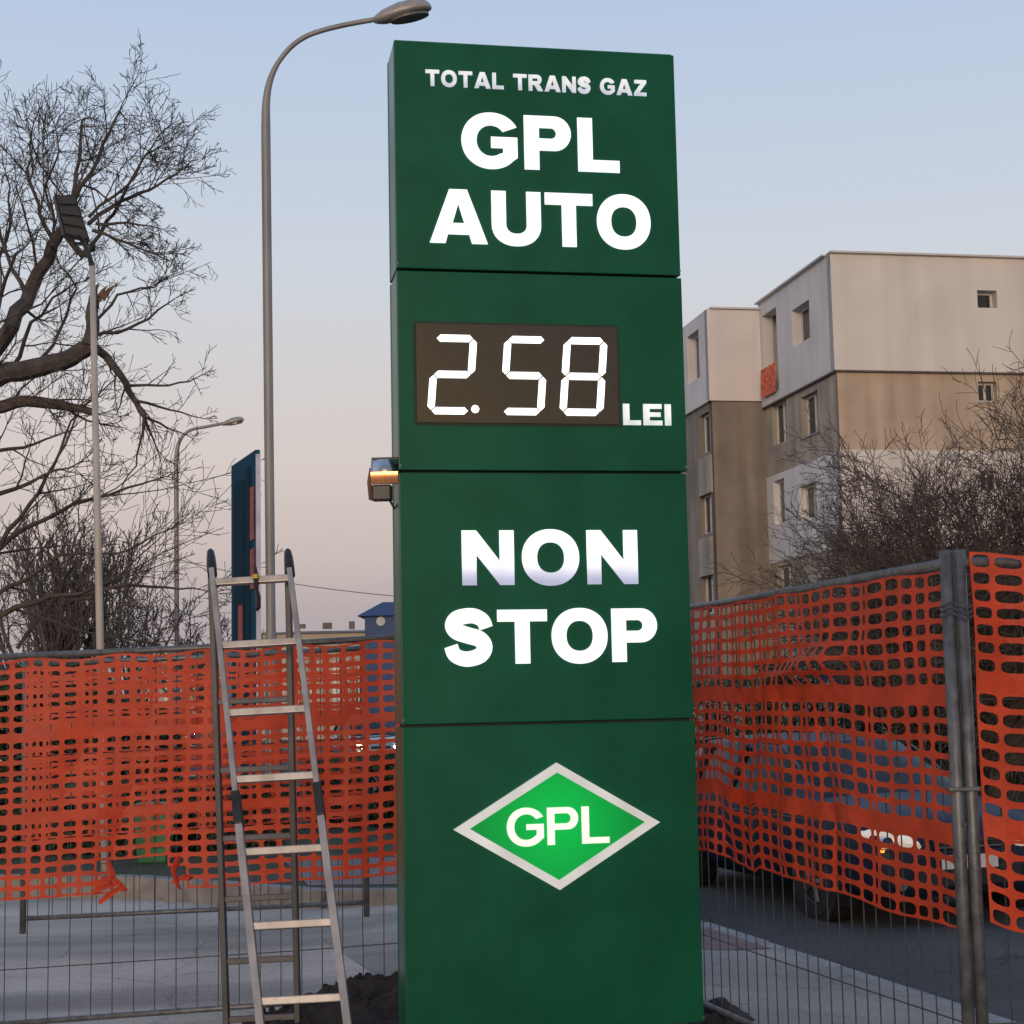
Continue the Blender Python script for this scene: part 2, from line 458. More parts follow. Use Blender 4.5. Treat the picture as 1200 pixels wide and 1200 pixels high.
def kerb_run(name, m, pts, w, hgt, zf, label=None):
    """kerb stones one by one along a polyline, each a child of the kerb"""
    root = bpy.data.objects.new(name, None); COL.objects.link(root); root['kind'] = 'structure'
    root.location = pts[0]
    for a, b in zip(pts[:-1], pts[1:]):
        a = Vector(a); b = Vector(b); L = (b - a).length; n = max(1, round(L / 1.0)); d = (b - a) / n
        ang = math.atan2(d.y, d.x); B = Matrix.Rotation(ang, 3, 'Z')
        for k in range(n):
            c = a + d * (k + .5)
            z = zf(c) + random.uniform(-.006, .006)
            MB().box((c.x, c.y, z - hgt / 2), (d.length - .012, w, hgt), B).build('kerb_stone', m, root, bevel=.012)
    return root
kerb_run('road_kerb', 'kerb', [st(-.09, t) for t in (-14, 16)], .14, .30, lambda c: -.15 + drop(c))
def strip(name, s0, s1, t0, t1, z):
    mb = MB(); n = 12
    for k in range(n):
        ta, tb = t0 + (t1 - t0) * k / n, t0 + (t1 - t0) * (k + 1) / n
        A, B_, C_, D_ = st(s0, ta), st(s1, ta), st(s1, tb), st(s0, tb)
        mb.quad(*[(p.x, p.y, z + drop(p)) for p in (A, B_, C_, D_)])
        mb.quad(*[(p.x, p.y, zz + drop(p)) for p, zz in ((B_, z), (C_, z), (C_, z - .3), (B_, z - .3))])
        mb.quad(*[(p.x, p.y, zz + drop(p)) for p, zz in ((A, z), (D_, z), (D_, z - .3), (A, z - .3))])
    o = mb.build(name, 'kerb'); o['kind'] = 'structure'
strip('far_road_kerb', -.16, -.02, 16, 300, -.15)
strip('opposite_road_kerb', 7.02, 7.16, -14, 300, -.14)

# raised island behind the forecourt, with its kerb
isl = [(1.0, 12.95), (-.88, 12.95), (-1.5, 13.02), (-2.2, 13.55), (-3.3, 14.3), (-8, 15.0), (-14, 15.6), (-15, 26), (-3.1, 26)]
isl[-1] = tuple(st(-.3, 14.4).to_2d())
mb = MB(); mb.prism([(x, y, -.3) for x, y in isl], (0, 0, .34))
mb.build('island', 'grass')['kind'] = 'structure'
MB().quad((1.0, 13.2, .044), (-1.7, 13.3, .044), (-2.2, 15.4, .044), (.3, 15.4, .044)).build('island_paving', 'pinkpave')['kind'] = 'structure'
kerb_run('island_kerb', 'kerb_b', [(x, y - .08, 0) for x, y in isl[:7]], .16, .40, lambda c: .055)

# dug soil round the sign and ladder feet
def soil_z(x, y):
    edge = x + .22 * noise.noise((y * 2, 3, 1)) - .30 * ss(7.2, 6.2, y)
    e = ss(-1.75, -1.2, edge) * ss(1.2, .9, x) * ss(8.42, 8.12, y + .10 * noise.noise((x * 5, 1, 2))) * ss(6.0, 6.5, y)
    z = e * (.04 + .30 * ss(-1.75, -.4, x) * (.35 + .65 * ss(6.6, 8.0, y)) * (.12 + .88 * ss(-.15, -.62, x))) - .012
    z += e * (.055 * noise.noise((x * 4, y * 4, 0)) + .040 * noise.noise((x * 10, y * 10, 5)) + .026 * noise.noise((x * 24, y * 24, 9)))
    return z + h_ground(x, y)
def soil():
    mb = MB(); nx, ny = 120, 100
    x0, x1, y0, y1 = -1.85, 1.2, 6.0, 8.45
    for j in range(ny + 1):
        for i in range(nx + 1):
            x = x0 + (x1 - x0) * i / nx; y = y0 + (y1 - y0) * j / ny
            mb.v.append(Vector((x, y, soil_z(x, y))))
    for j in range(ny):
        for i in range(nx):
            q = j * (nx + 1) + i
            mb.f.append([q, q + 1, q + nx + 2, q + nx + 1])
    o = mb.build('dug_soil', 'soil', smooth=True, fixn=False)
    tag(o, 'heap of dark dug soil around the foot of the green sign and ladder', 'soil', kind='stuff')
soil()
clods = MB()
for k in range(160):
    x = random.uniform(-1.5, -.45); y = random.uniform(6.9, 8.2)
    r = random.uniform(.006, .026) * random.uniform(.6, 1)
    bm = bmesh.new(); bmesh.ops.create_icosphere(bm, subdivisions=1, radius=r)
    o_ = len(clods.v); z = soil_z(x, y)
    clods.v += [v.co * random.uniform(.7, 1.25) + Vector((x, y, z + r * .4)) for v in bm.verts]; clods.f += [[v.index + o_ for v in f.verts] for f in bm.faces]; bm.free()
tag(clods.build('soil_clods', 'soil'), 'loose clods lying on the dark dug soil heap', 'soil clods', kind='stuff')

# ---------------------------------------------------------------- apartment building
BY = radians(10.3)
UF = Vector((cos(BY), sin(BY), 0)); US = Vector((-sin(BY), cos(BY), 0)); NF = Vector((sin(BY), -cos(BY), 0)); NL = Vector((-cos(BY), -sin(BY), 0))
def wall_piece(root, name, m, o, u, nrm, a0, a1, z0, z1, holes, proud, thick):
    """slab of wall along u from a0..a1, z0..z1, standing `proud` of the plane, with real openings of depth `thick`"""
    holes = [h for h in holes if h[1] > a0 and h[0] < a1 and h[3] > z0 and h[2] < z1]
    xs = sorted({a0, a1, *[min(max(h[k], a0), a1) for h in holes for k in (0, 1)]})
    zs = sorted({z0, z1, *[min(max(h[k], z0), z1) for h in holes for k in (2, 3)]})
    mb = MB()
    P = lambda a, z, d: o + u * a + nrm * d + Vector((0, 0, z - o.z))
    for i in range(len(xs) - 1):
        for j in range(len(zs) - 1):
            ca, cz = (xs[i] + xs[i + 1]) / 2, (zs[j] + zs[j + 1]) / 2
            if any(h[0] < ca < h[1] and h[2] < cz < h[3] for h in holes): continue
            mb.quad(P(xs[i], zs[j], proud), P(xs[i + 1], zs[j], proud), P(xs[i + 1], zs[j + 1], proud), P(xs[i], zs[j + 1], proud))
    for h in holes:
        b0, b1, c0, c1 = max(h[0], a0), min(h[1], a1), max(h[2], z0), min(h[3], z1)
        d = proud - thick
        for (pa, pz), (qa, qz) in (((b0, c0), (b1, c0)), ((b1, c0), (b1, c1)), ((b1, c1), (b0, c1)), ((b0, c1), (b0, c0))):
            mb.quad(P(pa, pz, proud), P(qa, qz, proud), P(qa, qz, d), P(pa, pz, d))
    # edges of the slab
    d = proud - .35
    for (pa, pz), (qa, qz) in (((a0, z0), (a1, z0)), ((a1, z0), (a1, z1)), ((a1, z1), (a0, z1)), ((a0, z1), (a0, z0))):
        mb.quad(P(pa, pz, proud), P(qa, qz, proud), P(qa, qz, d), P(pa, pz, d))
    return mb.build(name, m, root, fixn=False)
def window(root, o, u, nrm, h, depth, panes=2, sill=True, blind=False):
    a0, a1, z0, z1 = h
    P = lambda a, z, d: o + u * a + nrm * d + Vector((0, 0, z - o.z))
    B = Matrix((u, nrm, Vector((0, 0, 1)))).transposed()
    w = MB(); t = .08
    ca, cz = (a0 + a1) / 2, (z0 + z1) / 2
    w.box(P(ca, z0 + t / 2, depth), (a1 - a0, .06, t), B).box(P(ca, z1 - t / 2, depth), (a1 - a0, .06, t), B)
    w.box(P(a0 + t / 2, cz, depth), (t, .062, z1 - z0), B).box(P(a1 - t / 2, cz, depth), (t, .062, z1 - z0), B)
    for k in range(1, panes):
        w.box(P(a0 + (a1 - a0) * k / panes, cz, depth), (t, .064, z1 - z0 - .02), B)
    win = w.build('window', 'frame_w', root)
    for k in range(panes):
        b0 = a0 + (a1 - a0) * k / panes; b1 = a0 + (a1 - a0) * (k + 1) / panes
        MB().box(P((b0 + b1) / 2, cz, depth - .02), (b1 - b0 - .04, .012, z1 - z0 - .06), B).build('pane', 'blind' if blind and k == 0 else 'glass', win)
    if sill:
        MB().box(P(ca, z0 - .03, depth + .12), (a1 - a0 + .12, .34, .05), B).build('sill', 'roof_edge', win)
    return win

CB = at(975, 298, 52)                             # roof corner of the nearer block
ROOF = CB.z
Z1 = at(983, 434, 52).z; Z2 = at(985, 527, 52).z; Z3 = at(987, 641, 52).z
GZ = -.9
CO = Vector((CB.x, CB.y, 0))
bld = thing('apartment_block', (CB.x, CB.y, GZ), 'flat-roofed apartment block with new white bands over old brown plaster, nearest right side', 'building')
LEN_F = 24.0
LEN_S = on_plane(891.5, 353, CO, US)[0]
def px_rect(x0, y0, x1, y1, o, u):
    a, zt = on_plane(x0, y0, o, u); b, zb = on_plane(x1, y1, o, u)
    return (min(a, b), max(a, b), min(zt, zb), max(zt, zb))
hf = [px_rect(1143, 341, 1167, 362, CO, UF), px_rect(1146, 447, 1169, 471, CO, UF), px_rect(1148, 552, 1171, 576, CO, UF)]
hf += [(a + 7.5, b + 7.5, c, d) for a, b, c, d in hf]
hsd = []
def srect(xl, yt, xr, yb):
    xm = (xl + xr) / 2
    a0, _ = on_plane(xr, (yt + yb) / 2, CO, US); a1, _ = on_plane(xl, (yt + yb) / 2, CO, US)
    am = on_plane(xm, yt, CO, US)[1]; zb = on_plane(xm, yb, CO, US)[1]
    return (min(a0, a1), max(a0, a1), zb, am)
S_bal = [srect(898, 364, 915, 462), srect(905, 470, 922, 520), srect(908, 562, 921, 614), srect(911, 662, 929, 690)]
S_win = [srect(932, 357, 953, 402), srect(939, 461, 959, 510), srect(938, 567, 958, 608)]
allS = S_bal + S_win
bands = [('render_band', 'white_wall', Z1, ROOF, .12), ('plaster_band', 'brown_wall', Z2, Z1, 0), ('render_band', 'white_wall', Z3, Z2, .035), ('plaster_band', 'grey_wall', GZ, Z3, 0)]
for nm, m, z0, z1, pr in bands:
    wall_piece(bld, nm, m, CO, UF, NF, -pr, LEN_F, z0, z1, hf, pr, .3 + pr)
    wall_piece(bld, nm, 'white_wall2' if 'render' in nm else 'grey_wall', CO, US, NL, -pr + .001, LEN_S, z0, z1, allS, pr, .3 + pr)
for k, h in enumerate(hf): window(bld, CO, UF, NF, h, -.26, 1 if k % 3 == 0 else 2, k % 3 == 1)
for k, h in enumerate(S_win): window(bld, CO, US, NL, h, -.24, 2, k == 1, blind=(k == 1))
for k, h in enumerate(S_bal):
    if k == 0: continue
    window(bld, CO, US, NL, h, -.2, 2, False, blind=True)
B3 = Matrix((US, NL, Vector((0, 0, 1)))).transposed()
h = S_bal[0]
MB().box(CO + US * ((h[0] + h[1]) / 2) - NL * .9 + Vector((0, 0, (h[2] + h[3]) / 2)), (h[1] - h[0] + 3, .05, h[3] - h[2] + 1), B3).build('balcony_back', 'grey_wall', bld)
cl = MB(); zc = h[2]; n = 10
for k in range(n + 1):
    a = h[0] + .05 + (h[1] - h[0] - .1) * k / n
    for z in (zc - .05, zc + 1.0):
        cl.v.append(CO + US * a + NL * (.20 + .05 * sin(k * 2.1) + (.03 if z < zc else 0)) + Vector((0, 0, z)))
for k in range(n): cl.f.append([2 * k, 2 * k + 2, 2 * k + 3, 2 * k + 1])
o = cl.build('hanging_cloth', 'orange_cloth', fixn=False)
sd = o.modifiers.new('thick', 'SOLIDIFY'); sd.thickness = .02
tag(o, 'orange cloth hung over the top-floor balcony opening of the apartment block', 'cloth')
MB().box(CO + US * (h[0] + .03) - NL * .1 + Vector((0, 0, zc + .55)), (.05, .05, 1.1), B3).build('balcony_rail', 'steel', bld)
# roof slab, coping, starter rail under the insulated storey
MB().prism([CO + Vector((0, 0, ROOF)) + UF * .02 - NF * .02, CO + UF * LEN_F + Vector((0, 0, ROOF)) - NF * .02, CO + UF * LEN_F + US * 14 + Vector((0, 0, ROOF)), CO + US * 14 + UF * .02 + Vector((0, 0, ROOF))], (0, 0, -.25)).build('roof', 'roof_edge', bld)
cp = MB()
for a0, a1, z in ((0, LEN_F, ROOF),):
    cp.box(CO + UF * (LEN_F / 2) + NF * .06 + Vector((0, 0, ROOF + .03)), (LEN_F + .3, .42, .06), Matrix((UF, NF, Vector((0, 0, 1)))).transposed())
cp.build('coping', 'white_wall2', bld)
MB().box(CO + US * (LEN_S / 2 + .1) + NL * .06 + Vector((0, 0, ROOF + .027)), (LEN_S - .25, .42, .055), B3).build('coping', 'white_wall2', bld)
MB().box(CO + UF * (LEN_F / 2) + NF * .07 + Vector((0, 0, Z1 - .03)), (LEN_F + .2, .10, .05), Matrix((UF, NF, Vector((0, 0, 1)))).transposed()).build('starter_rail', 'seamline', bld)
MB().box(CO + US * (LEN_S / 2) + NL * .07 + Vector((0, 0, Z1 - .031)), (LEN_S - .1, .10, .05), B3).build('starter_rail', 'seamline', bld)
# back walls so the block is closed
MB().quad(CO + UF * LEN_F + Vector((0, 0, GZ)), CO + UF * LEN_F + US * 14 + Vector((0, 0, GZ)), CO + UF * LEN_F + US * 14 + Vector((0, 0, ROOF)), CO + UF * LEN_F + Vector((0, 0, ROOF))).build('end_wall', 'brown_wall', bld)

# farther block, set back and sticking out to the left
C2 = CO + US * LEN_S
def c2_left():
    a, z = on_plane(830.5, 364, C2, UF); return a
A2 = c2_left()
C3 = C2 + UF * A2
ROOF2 = on_plane(831, 363, C2, UF)[1]; Z21 = on_plane(836, 470, C2, UF)[1]
bl2 = thing('apartment_block', (C3.x, C3.y, GZ), 'farther set-back apartment block between the green sign and the nearer block', 'building')
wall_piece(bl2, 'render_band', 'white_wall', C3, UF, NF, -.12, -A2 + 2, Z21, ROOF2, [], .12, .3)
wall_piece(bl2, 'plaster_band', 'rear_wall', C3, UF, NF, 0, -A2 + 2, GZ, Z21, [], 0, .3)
def s3(xl, yt, xr, yb):
    xm = (xl + xr) / 2; ym = (yt + yb) / 2
    a0 = on_plane(xr, ym, C3, US)[0]; a1 = on_plane(xl, ym, C3, US)[0]
    return (min(a0, a1), max(a0, a1), on_plane(xm, yb, C3, US)[1], on_plane(xm, yt, C3, US)[1])
h3 = [s3(809, 390, 823, 447), s3(820, 484, 833, 531), s3(820, 579, 834, 626), s3(822, 672, 836, 720)]
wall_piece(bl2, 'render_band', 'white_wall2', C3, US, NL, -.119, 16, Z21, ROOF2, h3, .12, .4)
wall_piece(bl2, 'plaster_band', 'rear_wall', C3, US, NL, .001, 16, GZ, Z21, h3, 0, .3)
for k, hh in enumerate(h3):
    window(bl2, C3, US, NL, hh, -.22, 2, False, blind=(k == 2))
    if k: MB().box(C3 + US * ((hh[0] + hh[1]) / 2) + NL * .04 + Vector((0, 0, hh[2] - .85)), (hh[1] - hh[0] + .1, .08, 1.4), B3).build('parapet_panel', 'grey_wall', bl2)
MB().prism([C3 + Vector((0, 0, ROOF2)), C3 + UF * (-A2) + Vector((0, 0, ROOF2)), C3 + UF * (-A2) + US * 16 + Vector((0, 0, ROOF2)), C3 + US * 16 + Vector((0, 0, ROOF2))], (0, 0, -.25)).build('roof', 'roof_edge', bl2)
MB().box(C3 + UF * (-A2 / 2) + NF * .06 + Vector((0, 0, ROOF2 + .03)), (-A2, .4, .06), Matrix((UF, NF, Vector((0, 0, 1)))).transposed()).build('coping', 'white_wall2', bl2)

# ---------------------------------------------------------------- low far buildings on the left
def low_house(name, label, x0, x1, Y, ztop, depth, mwall, mroof, wins=0, hip=0, eave=None):
    zb = -.15 - .012 * (Y - 15) - .2
    root = thing(name, (x0, Y, zb), label, 'building')
    ze = eave if eave else ztop - .3
    o = Vector((x0, Y, zb)); u = Vector((1, 0, 0)); nrm = Vector((0, -1, 0))
    W = x1 - x0
    holes = []
    for k in range(wins):
        c = W * (k + .5) / wins; holes.append((c - W / wins * .2, c + W / wins * .2, zb + (ze - zb) * .35, zb + (ze - zb) * .75))
    wall_piece(root, 'wall', mwall, o, u, nrm, 0, W, zb, ze, holes, 0, .25)
    MB().quad((x0, Y, zb), (x0, Y + depth, zb), (x0, Y + depth, ze), (x0, Y, ze)).build('wall', mwall, root)
    MB().quad((x1, Y, zb), (x1, Y + depth, zb), (x1, Y + depth, ze), (x1, Y, ze)).build('wall', mwall, root)
    MB().quad((x0, Y + depth, zb), (x1, Y + depth, zb), (x1, Y + depth, ze), (x0, Y + depth, ze)).build('wall', mwall, root)
    for hh in holes: window(root, o, u, nrm, hh, -.15, 2, False)
    e = .3; ym = Y + depth / 2
    r = MB()
    A, B_, C_, D_ = (x0 - e, Y - e, ze), (x1 + e, Y - e, ze), (x1 + e, Y + depth + e, ze), (x0 - e, Y + depth + e, ze)
    R1, R2 = (x0 - e + hip, ym, ztop), (x1 + e - hip, ym, ztop)
    r.quad(A, B_, R2, R1).quad(C_, D_, R1, R2).quad(D_, A, R1).quad(B_, C_, R2).quad(A, B_, C_, D_)
    r.build('roof', mroof, root)
    return root
p0 = at(300, 735, 90); p1 = at(486, 735, 90)
r_ = low_house('warehouse', 'long low cream building with brown roof behind the ladder', p0.x, p1.x, 90, at(400, 735, 90).z, 10, 'cream', 'roof_brown', 7, 1.5)
for k in range(5):
    x = p0.x + (p1.x - p0.x) * (.25 + .16 * k)
    MB().box((x, 93, at(400, 733, 93).z), (.3 + .2 * (k % 2), .35, .25 + .1 * (k % 3))).build('chimney', 'roof_brown', r_)
q0 = at(419, 724, 68); q1 = at(500, 724, 68)
hb = low_house('blue_house', 'small blue house with hipped roof and round white emblem beside the sign', q0.x + .3, q1.x, 68, at(440, 704, 68).z, 2.4, 'blue', 'blue_roof', 0, .95, eave=at(430, 722, 68).z)
c_ = at(446, 728, 67.9)
MB().lathe((c_.x, 67.96, c_.z), [(0, -.03), (.19, -.03), (.19, .03)], 20, 'Y').build('emblem', 'totem_white', hb)
g0 = at(148, 760, 185); g1 = at(262, 760, 185)
low_house('cream_house', 'far cream house behind the orange net, left of the lamp post', g0.x, g1.x, 185, at(200, 757, 185).z, 9, 'cream', 'roof_brown', 6, 2)

# ---------------------------------------------------------------- trees
def branch(mb, p, d, L, r, lev, P):
    """one limb with a wandering path; spawns its own twigs"""
    n = P['seg'][lev]; r = max(P['rmin'], min(r, L * .022))
    pts = [p.copy()]; dd = d.normalized()
    for k in range(n):
        w = P['wander'][lev]
        dd = (dd + Vector((random.gauss(0, w), random.gauss(0, w), random.gauss(0, w) + P['lift'][lev]))).normalized()
        pts.append(pts[-1] + dd * (L / n))
    rad = [max(P['rmin'], r * (1 - .75 * k / n)) for k in range(n + 1)]
    mb.tube(pts, rad, P['sides'][lev], cap=False)
    kids(mb, pts, rad, L, lev, P)
def kids(mb, pts, rad, L, lev, P):
    if lev + 1 >= len(P['seg']): return
    nk = P['kids'][lev]
    nk = max(1, int(nk * random.uniform(.75, 1.25)))
    for k in range(nk):
        t = P['start'][lev] + (1 - P['start'][lev]) * (k + random.random()) / nk
        f = t * (len(pts) - 1); i = min(int(f), len(pts) - 2); f -= i
        q = pts[i].lerp(pts[i + 1], f); ax = (pts[i + 1] - pts[i]).normalized()
        rr = rad[i] * (1 - f) + rad[i + 1] * f
        a = random.uniform(*P['ang'][lev]); side = ax.orthogonal().normalized()
        side = Matrix.Rotation(random.uniform(0, 2 * pi), 3, ax) @ side
        nd = ax * cos(a) + side * sin(a)
        branch(mb, q, nd, L * P['len'][lev] * random.uniform(.65, 1.25) * (1.1 - .45 * t), max(P['rmin'], rr * P['rr'][lev]), lev + 1, P)
PT = dict(seg=[7, 6, 5, 4, 3], wander=[.07, .10, .13, .15, .17], lift=[.03, .035, .03, .02, .02], rmin=.0042, sides=[8, 6, 4, 3, 3],
          kids=[7, 7, 6, 4, 0], start=[.15, .12, .1, .1, 0], ang=[(.4, .95), (.4, 1.0), (.4, 1.1), (.4, 1.1), (0, 1)], len=[.55, .55, .52, .5, .5], rr=[.45, .5, .55, .6, .6])
def limb(mb, pix, Y, r0, r1, lev=0, P=PT, jit=.3, Ls=None):
    pts = []
    for k, (x, y) in enumerate(pix):
        pts.append(at(x, y, Y + jit * sin(k * 1.7 + x * .1)))
    fine = [pts[0]]
    for a, b in zip(pts[:-1], pts[1:]):
        for s_ in (1 / 3, 2 / 3, 1): fine.append(a.lerp(b, s_) + Vector([random.gauss(0, (b - a).length * .025) for _ in range(3)]))
    rad = [r0 + (r1 - r0) * k / (len(fine) - 1) for k in range(len(fine))]
    mb.tube(fine, rad, 8, cap=True)
    L = sum((b - a).length for a, b in zip(fine[:-1], fine[1:]))
    kids(mb, fine, rad, Ls or L, lev, P)
    e_ = (fine[-1] - fine[-3]).normalized()
    for _ in range(3):
        branch(mb, fine[-1], e_ + Vector([random.gauss(0, .25) for _ in range(3)]), min(.5, L * .2), r1, min(lev + 2, len(P['seg']) - 2), P)
    return fine[-1]
def big_tree():
    Y = 22.0
    base = at(-95, 960, Y); base.z = .1
    root = thing('bare_tree', base, 'large leafless tree with thick limbs filling the left edge', 'tree')
    t = MB()
    tr = [base, at(-92, 820, Y), at(-80, 680, Y), at(-66, 560, Y), at(-52, 470, Y)]
    t.tube(tr, [.42, .34, .31, .30, .27], 12)
    t.build('trunk', 'bark', root, smooth=True)
    c = MB()
    P2 = dict(PT); P2['kids'] = [9, 9, 7, 5, 0]
    # the rising limb and its fan of branches
    limb(c, [(-52, 475), (-18, 425), (12, 385), (38, 335), (62, 288), (73, 268)], Y, .145, .07, 0, dict(P2, start=[.5, .15, .12, .1, 0], kids=[5, 6, 5, 4, 0]), Ls=2.6)
    for pix, r in (([(70, 275), (84, 230), (92, 190), (96, 140), (104, 138)], .042), ([(72, 272), (98, 220), (122, 170), (140, 130), (146, 138)], .042),
                   ([(62, 290), (48, 250), (36, 215), (34, 170), (38, 145)], .034), ([(100, 300), (125, 262), (146, 228), (165, 190), (182, 168)], .034),
                   ([(104, 262), (140, 235), (175, 222), (205, 205), (212, 200)], .032), ([(30, 345), (8, 300), (-10, 240), (-16, 170)], .035),
                   ([(56, 300), (64, 262), (54, 220), (70, 180), (66, 150)], .025), ([(104, 255), (150, 215), (172, 180), (196, 165)], .024), ([(112, 262), (150, 262), (190, 268)], .025),
                   ([(108, 270), (150, 285), (200, 305)], .025)):
        limb(c, pix, Y, r, .008, 1, P2, .25)
    limb(c, [(73, 270), (96, 300), (108, 290)], Y, .05, .04, 2, P2, .1)
    # heavy horizontal limb that ends in a broken stub
    limb(c, [(-52, 472), (-20, 448), (10, 437), (50, 430), (85, 418), (106, 404)], Y - .4, .16, .115, 1, dict(P2, kids=[4, 4, 5, 4, 0]), .1)
    limb(c, [(104, 406), (109, 385), (108, 362), (112, 345)], Y - .4, .105, .075, 2, dict(P2, kids=[2, 2, 1, 2, 0]), .05)
    limb(c, [(108, 405), (126, 418), (142, 440), (156, 466), (169, 488)], Y - .4, .062, .035, 1, dict(P2, kids=[5, 5, 5, 4, 0], lift=[0, -.02, -.02, -.02, 0]), .1)
    for pix in ([(169, 488), (166, 515), (158, 545), (140, 575)], [(169, 488), (178, 512), (190, 545)], [(169, 488), (195, 500), (222, 512)], [(150, 452), (185, 452), (222, 448), (236, 440)], [(160, 470), (200, 480), (238, 490)]):
        limb(c, pix, Y - .4, .022, .006, 2, dict(P2, kids=[6, 5, 5, 4, 0]), .2)
    limb(c, [(-55, 500), (-10, 478), (30, 470), (70, 474), (112, 484)], Y - .2, .11, .05, 1, P2, .2)
    for pix, r in (([(0, 640), (38, 590), (62, 545), (84, 495), (98, 470)], .035), ([(-70, 700), (-20, 660), (30, 620), (90, 588), (150, 570), (196, 560)], .05),
                   ([(-80, 740), (0, 720), (60, 700), (130, 686), (195, 688), (240, 690)], .05), ([(-60, 620), (0, 580), (50, 560), (95, 540)], .045),
                   ([(-80, 760), (10, 690), (70, 655), (140, 645), (200, 620)], .04), ([(20, 760), (60, 705), (85, 660), (92, 600)], .03), ([(-60, 560), (-5, 530), (40, 520), (80, 505)], .04),
                   ([(40, 440), (70, 385), (90, 335), (70, 310)], .03), ([(10, 435), (40, 380), (62, 350), (100, 330)], .035), ([(-30, 440), (0, 345), (20, 300), (40, 275)], .04), ([(-20, 400), (-5, 330), (12, 255), (5, 200)], .045),
                   ([(108, 395), (150, 385), (185, 365), (205, 350)], .03), ([(108, 380), (140, 345), (180, 335), (200, 322)], .025)):
        limb(c, pix, Y + random.uniform(-1, 1), r, .008, 1, dict(P2, kids=[8, 6, 5, 4, 0]), .4)
    c.build('crown', 'bark', root, smooth=False, fixn=False)
    b = MB()
    for dx, dz, a in ((.02, 0, .3), (.07, .02, .5), (-.03, .03, .1)):
        q = at(113, 348, Y - .4) + Vector((dx, 0, dz))
        b.tube([q - Vector((0, 0, .05)), q + Vector((a * .22, 0, .08)), q + Vector((a * .4, 0, .15))], [.05, .028, .006], 5)
    b.build('broken_stub', 'brokenwood', root)
big_tree()

def bare_tree(name, px, pytop, Y, label, nmain, spread, trunk_h, r, P, zb, up=1.0, m='bark_d'):
    base = at(px, 800, Y); base.z = zb
    top = at(px, pytop, Y).z
    H = top - zb
    root = thing(name, base, label, 'tree', None)
    t = MB(); tp = base + Vector((random.uniform(-.1, .1), 0, trunk_h))
    t.tube([base, base.lerp(tp, .5) + Vector((.03, .02, 0)), tp], [r, r * .8, r * .7], 8)
    t.build('trunk', m, root, smooth=True)
    c = MB()
    for k in range(nmain):
        az = 2 * pi * (k + random.random() * .7) / nmain; tilt = random.uniform(.15, 1) ** .7 * spread
        d = Vector((sin(tilt) * cos(az), sin(tilt) * sin(az), cos(tilt) * up))
        q = base.lerp(tp, random.uniform(.45, 1))
        branch(c, q, d, (H - trunk_h * .6) * random.uniform(.6, .9) * (.45 + .55 * cos(tilt)), r * .4, 0, P)
    c.build('crown', m, root, fixn=False)
PB = dict(PT, seg=[6, 5, 4, 3], kids=[9, 8, 6, 0], rmin=.006, len=[.5, .5, .5, .5], ang=[(.3, .8), (.3, .9), (.4, 1.0), (0, 1)], sides=[5, 4, 3, 3])
PSH = dict(PT, seg=[7, 6, 5, 4], kids=[13, 10, 6, 0], wander=[.07, .09, .11, .13], rmin=.005, len=[.55, .5, .5, .5], ang=[(.25, .75), (.3, .9), (.4, 1.0), (0, 1)], sides=[5, 4, 3, 3], lift=[-.015, -.01, -.01, 0], start=[.15, .1, .1, 0])
# low spreading bare tree right of the apartment corner
bare_tree('spreading_tree', 1162, 452, 26, 'low dense leafless tree spreading in front of the apartment block', 48, 1.0, .7, .16, PSH, -.32)
# farther trees on the left
PF = dict(PB, rmin=.010, kids=[8, 6, 4, 0])
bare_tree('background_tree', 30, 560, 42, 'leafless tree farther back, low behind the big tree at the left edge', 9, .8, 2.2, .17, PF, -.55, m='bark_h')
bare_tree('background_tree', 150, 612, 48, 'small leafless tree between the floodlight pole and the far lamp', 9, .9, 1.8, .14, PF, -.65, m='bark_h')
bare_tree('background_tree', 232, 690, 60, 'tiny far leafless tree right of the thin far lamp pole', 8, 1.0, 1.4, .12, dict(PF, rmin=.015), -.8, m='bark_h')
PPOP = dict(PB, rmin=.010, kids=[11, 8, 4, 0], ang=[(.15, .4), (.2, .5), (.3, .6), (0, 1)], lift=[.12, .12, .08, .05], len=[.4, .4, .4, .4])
bare_tree('poplar_tree', 83, 612, 38, 'dense narrow upright leafless poplar left of the floodlight pole', 18, .32, 1.0, .2, PPOP, -.5, m='bark_h')

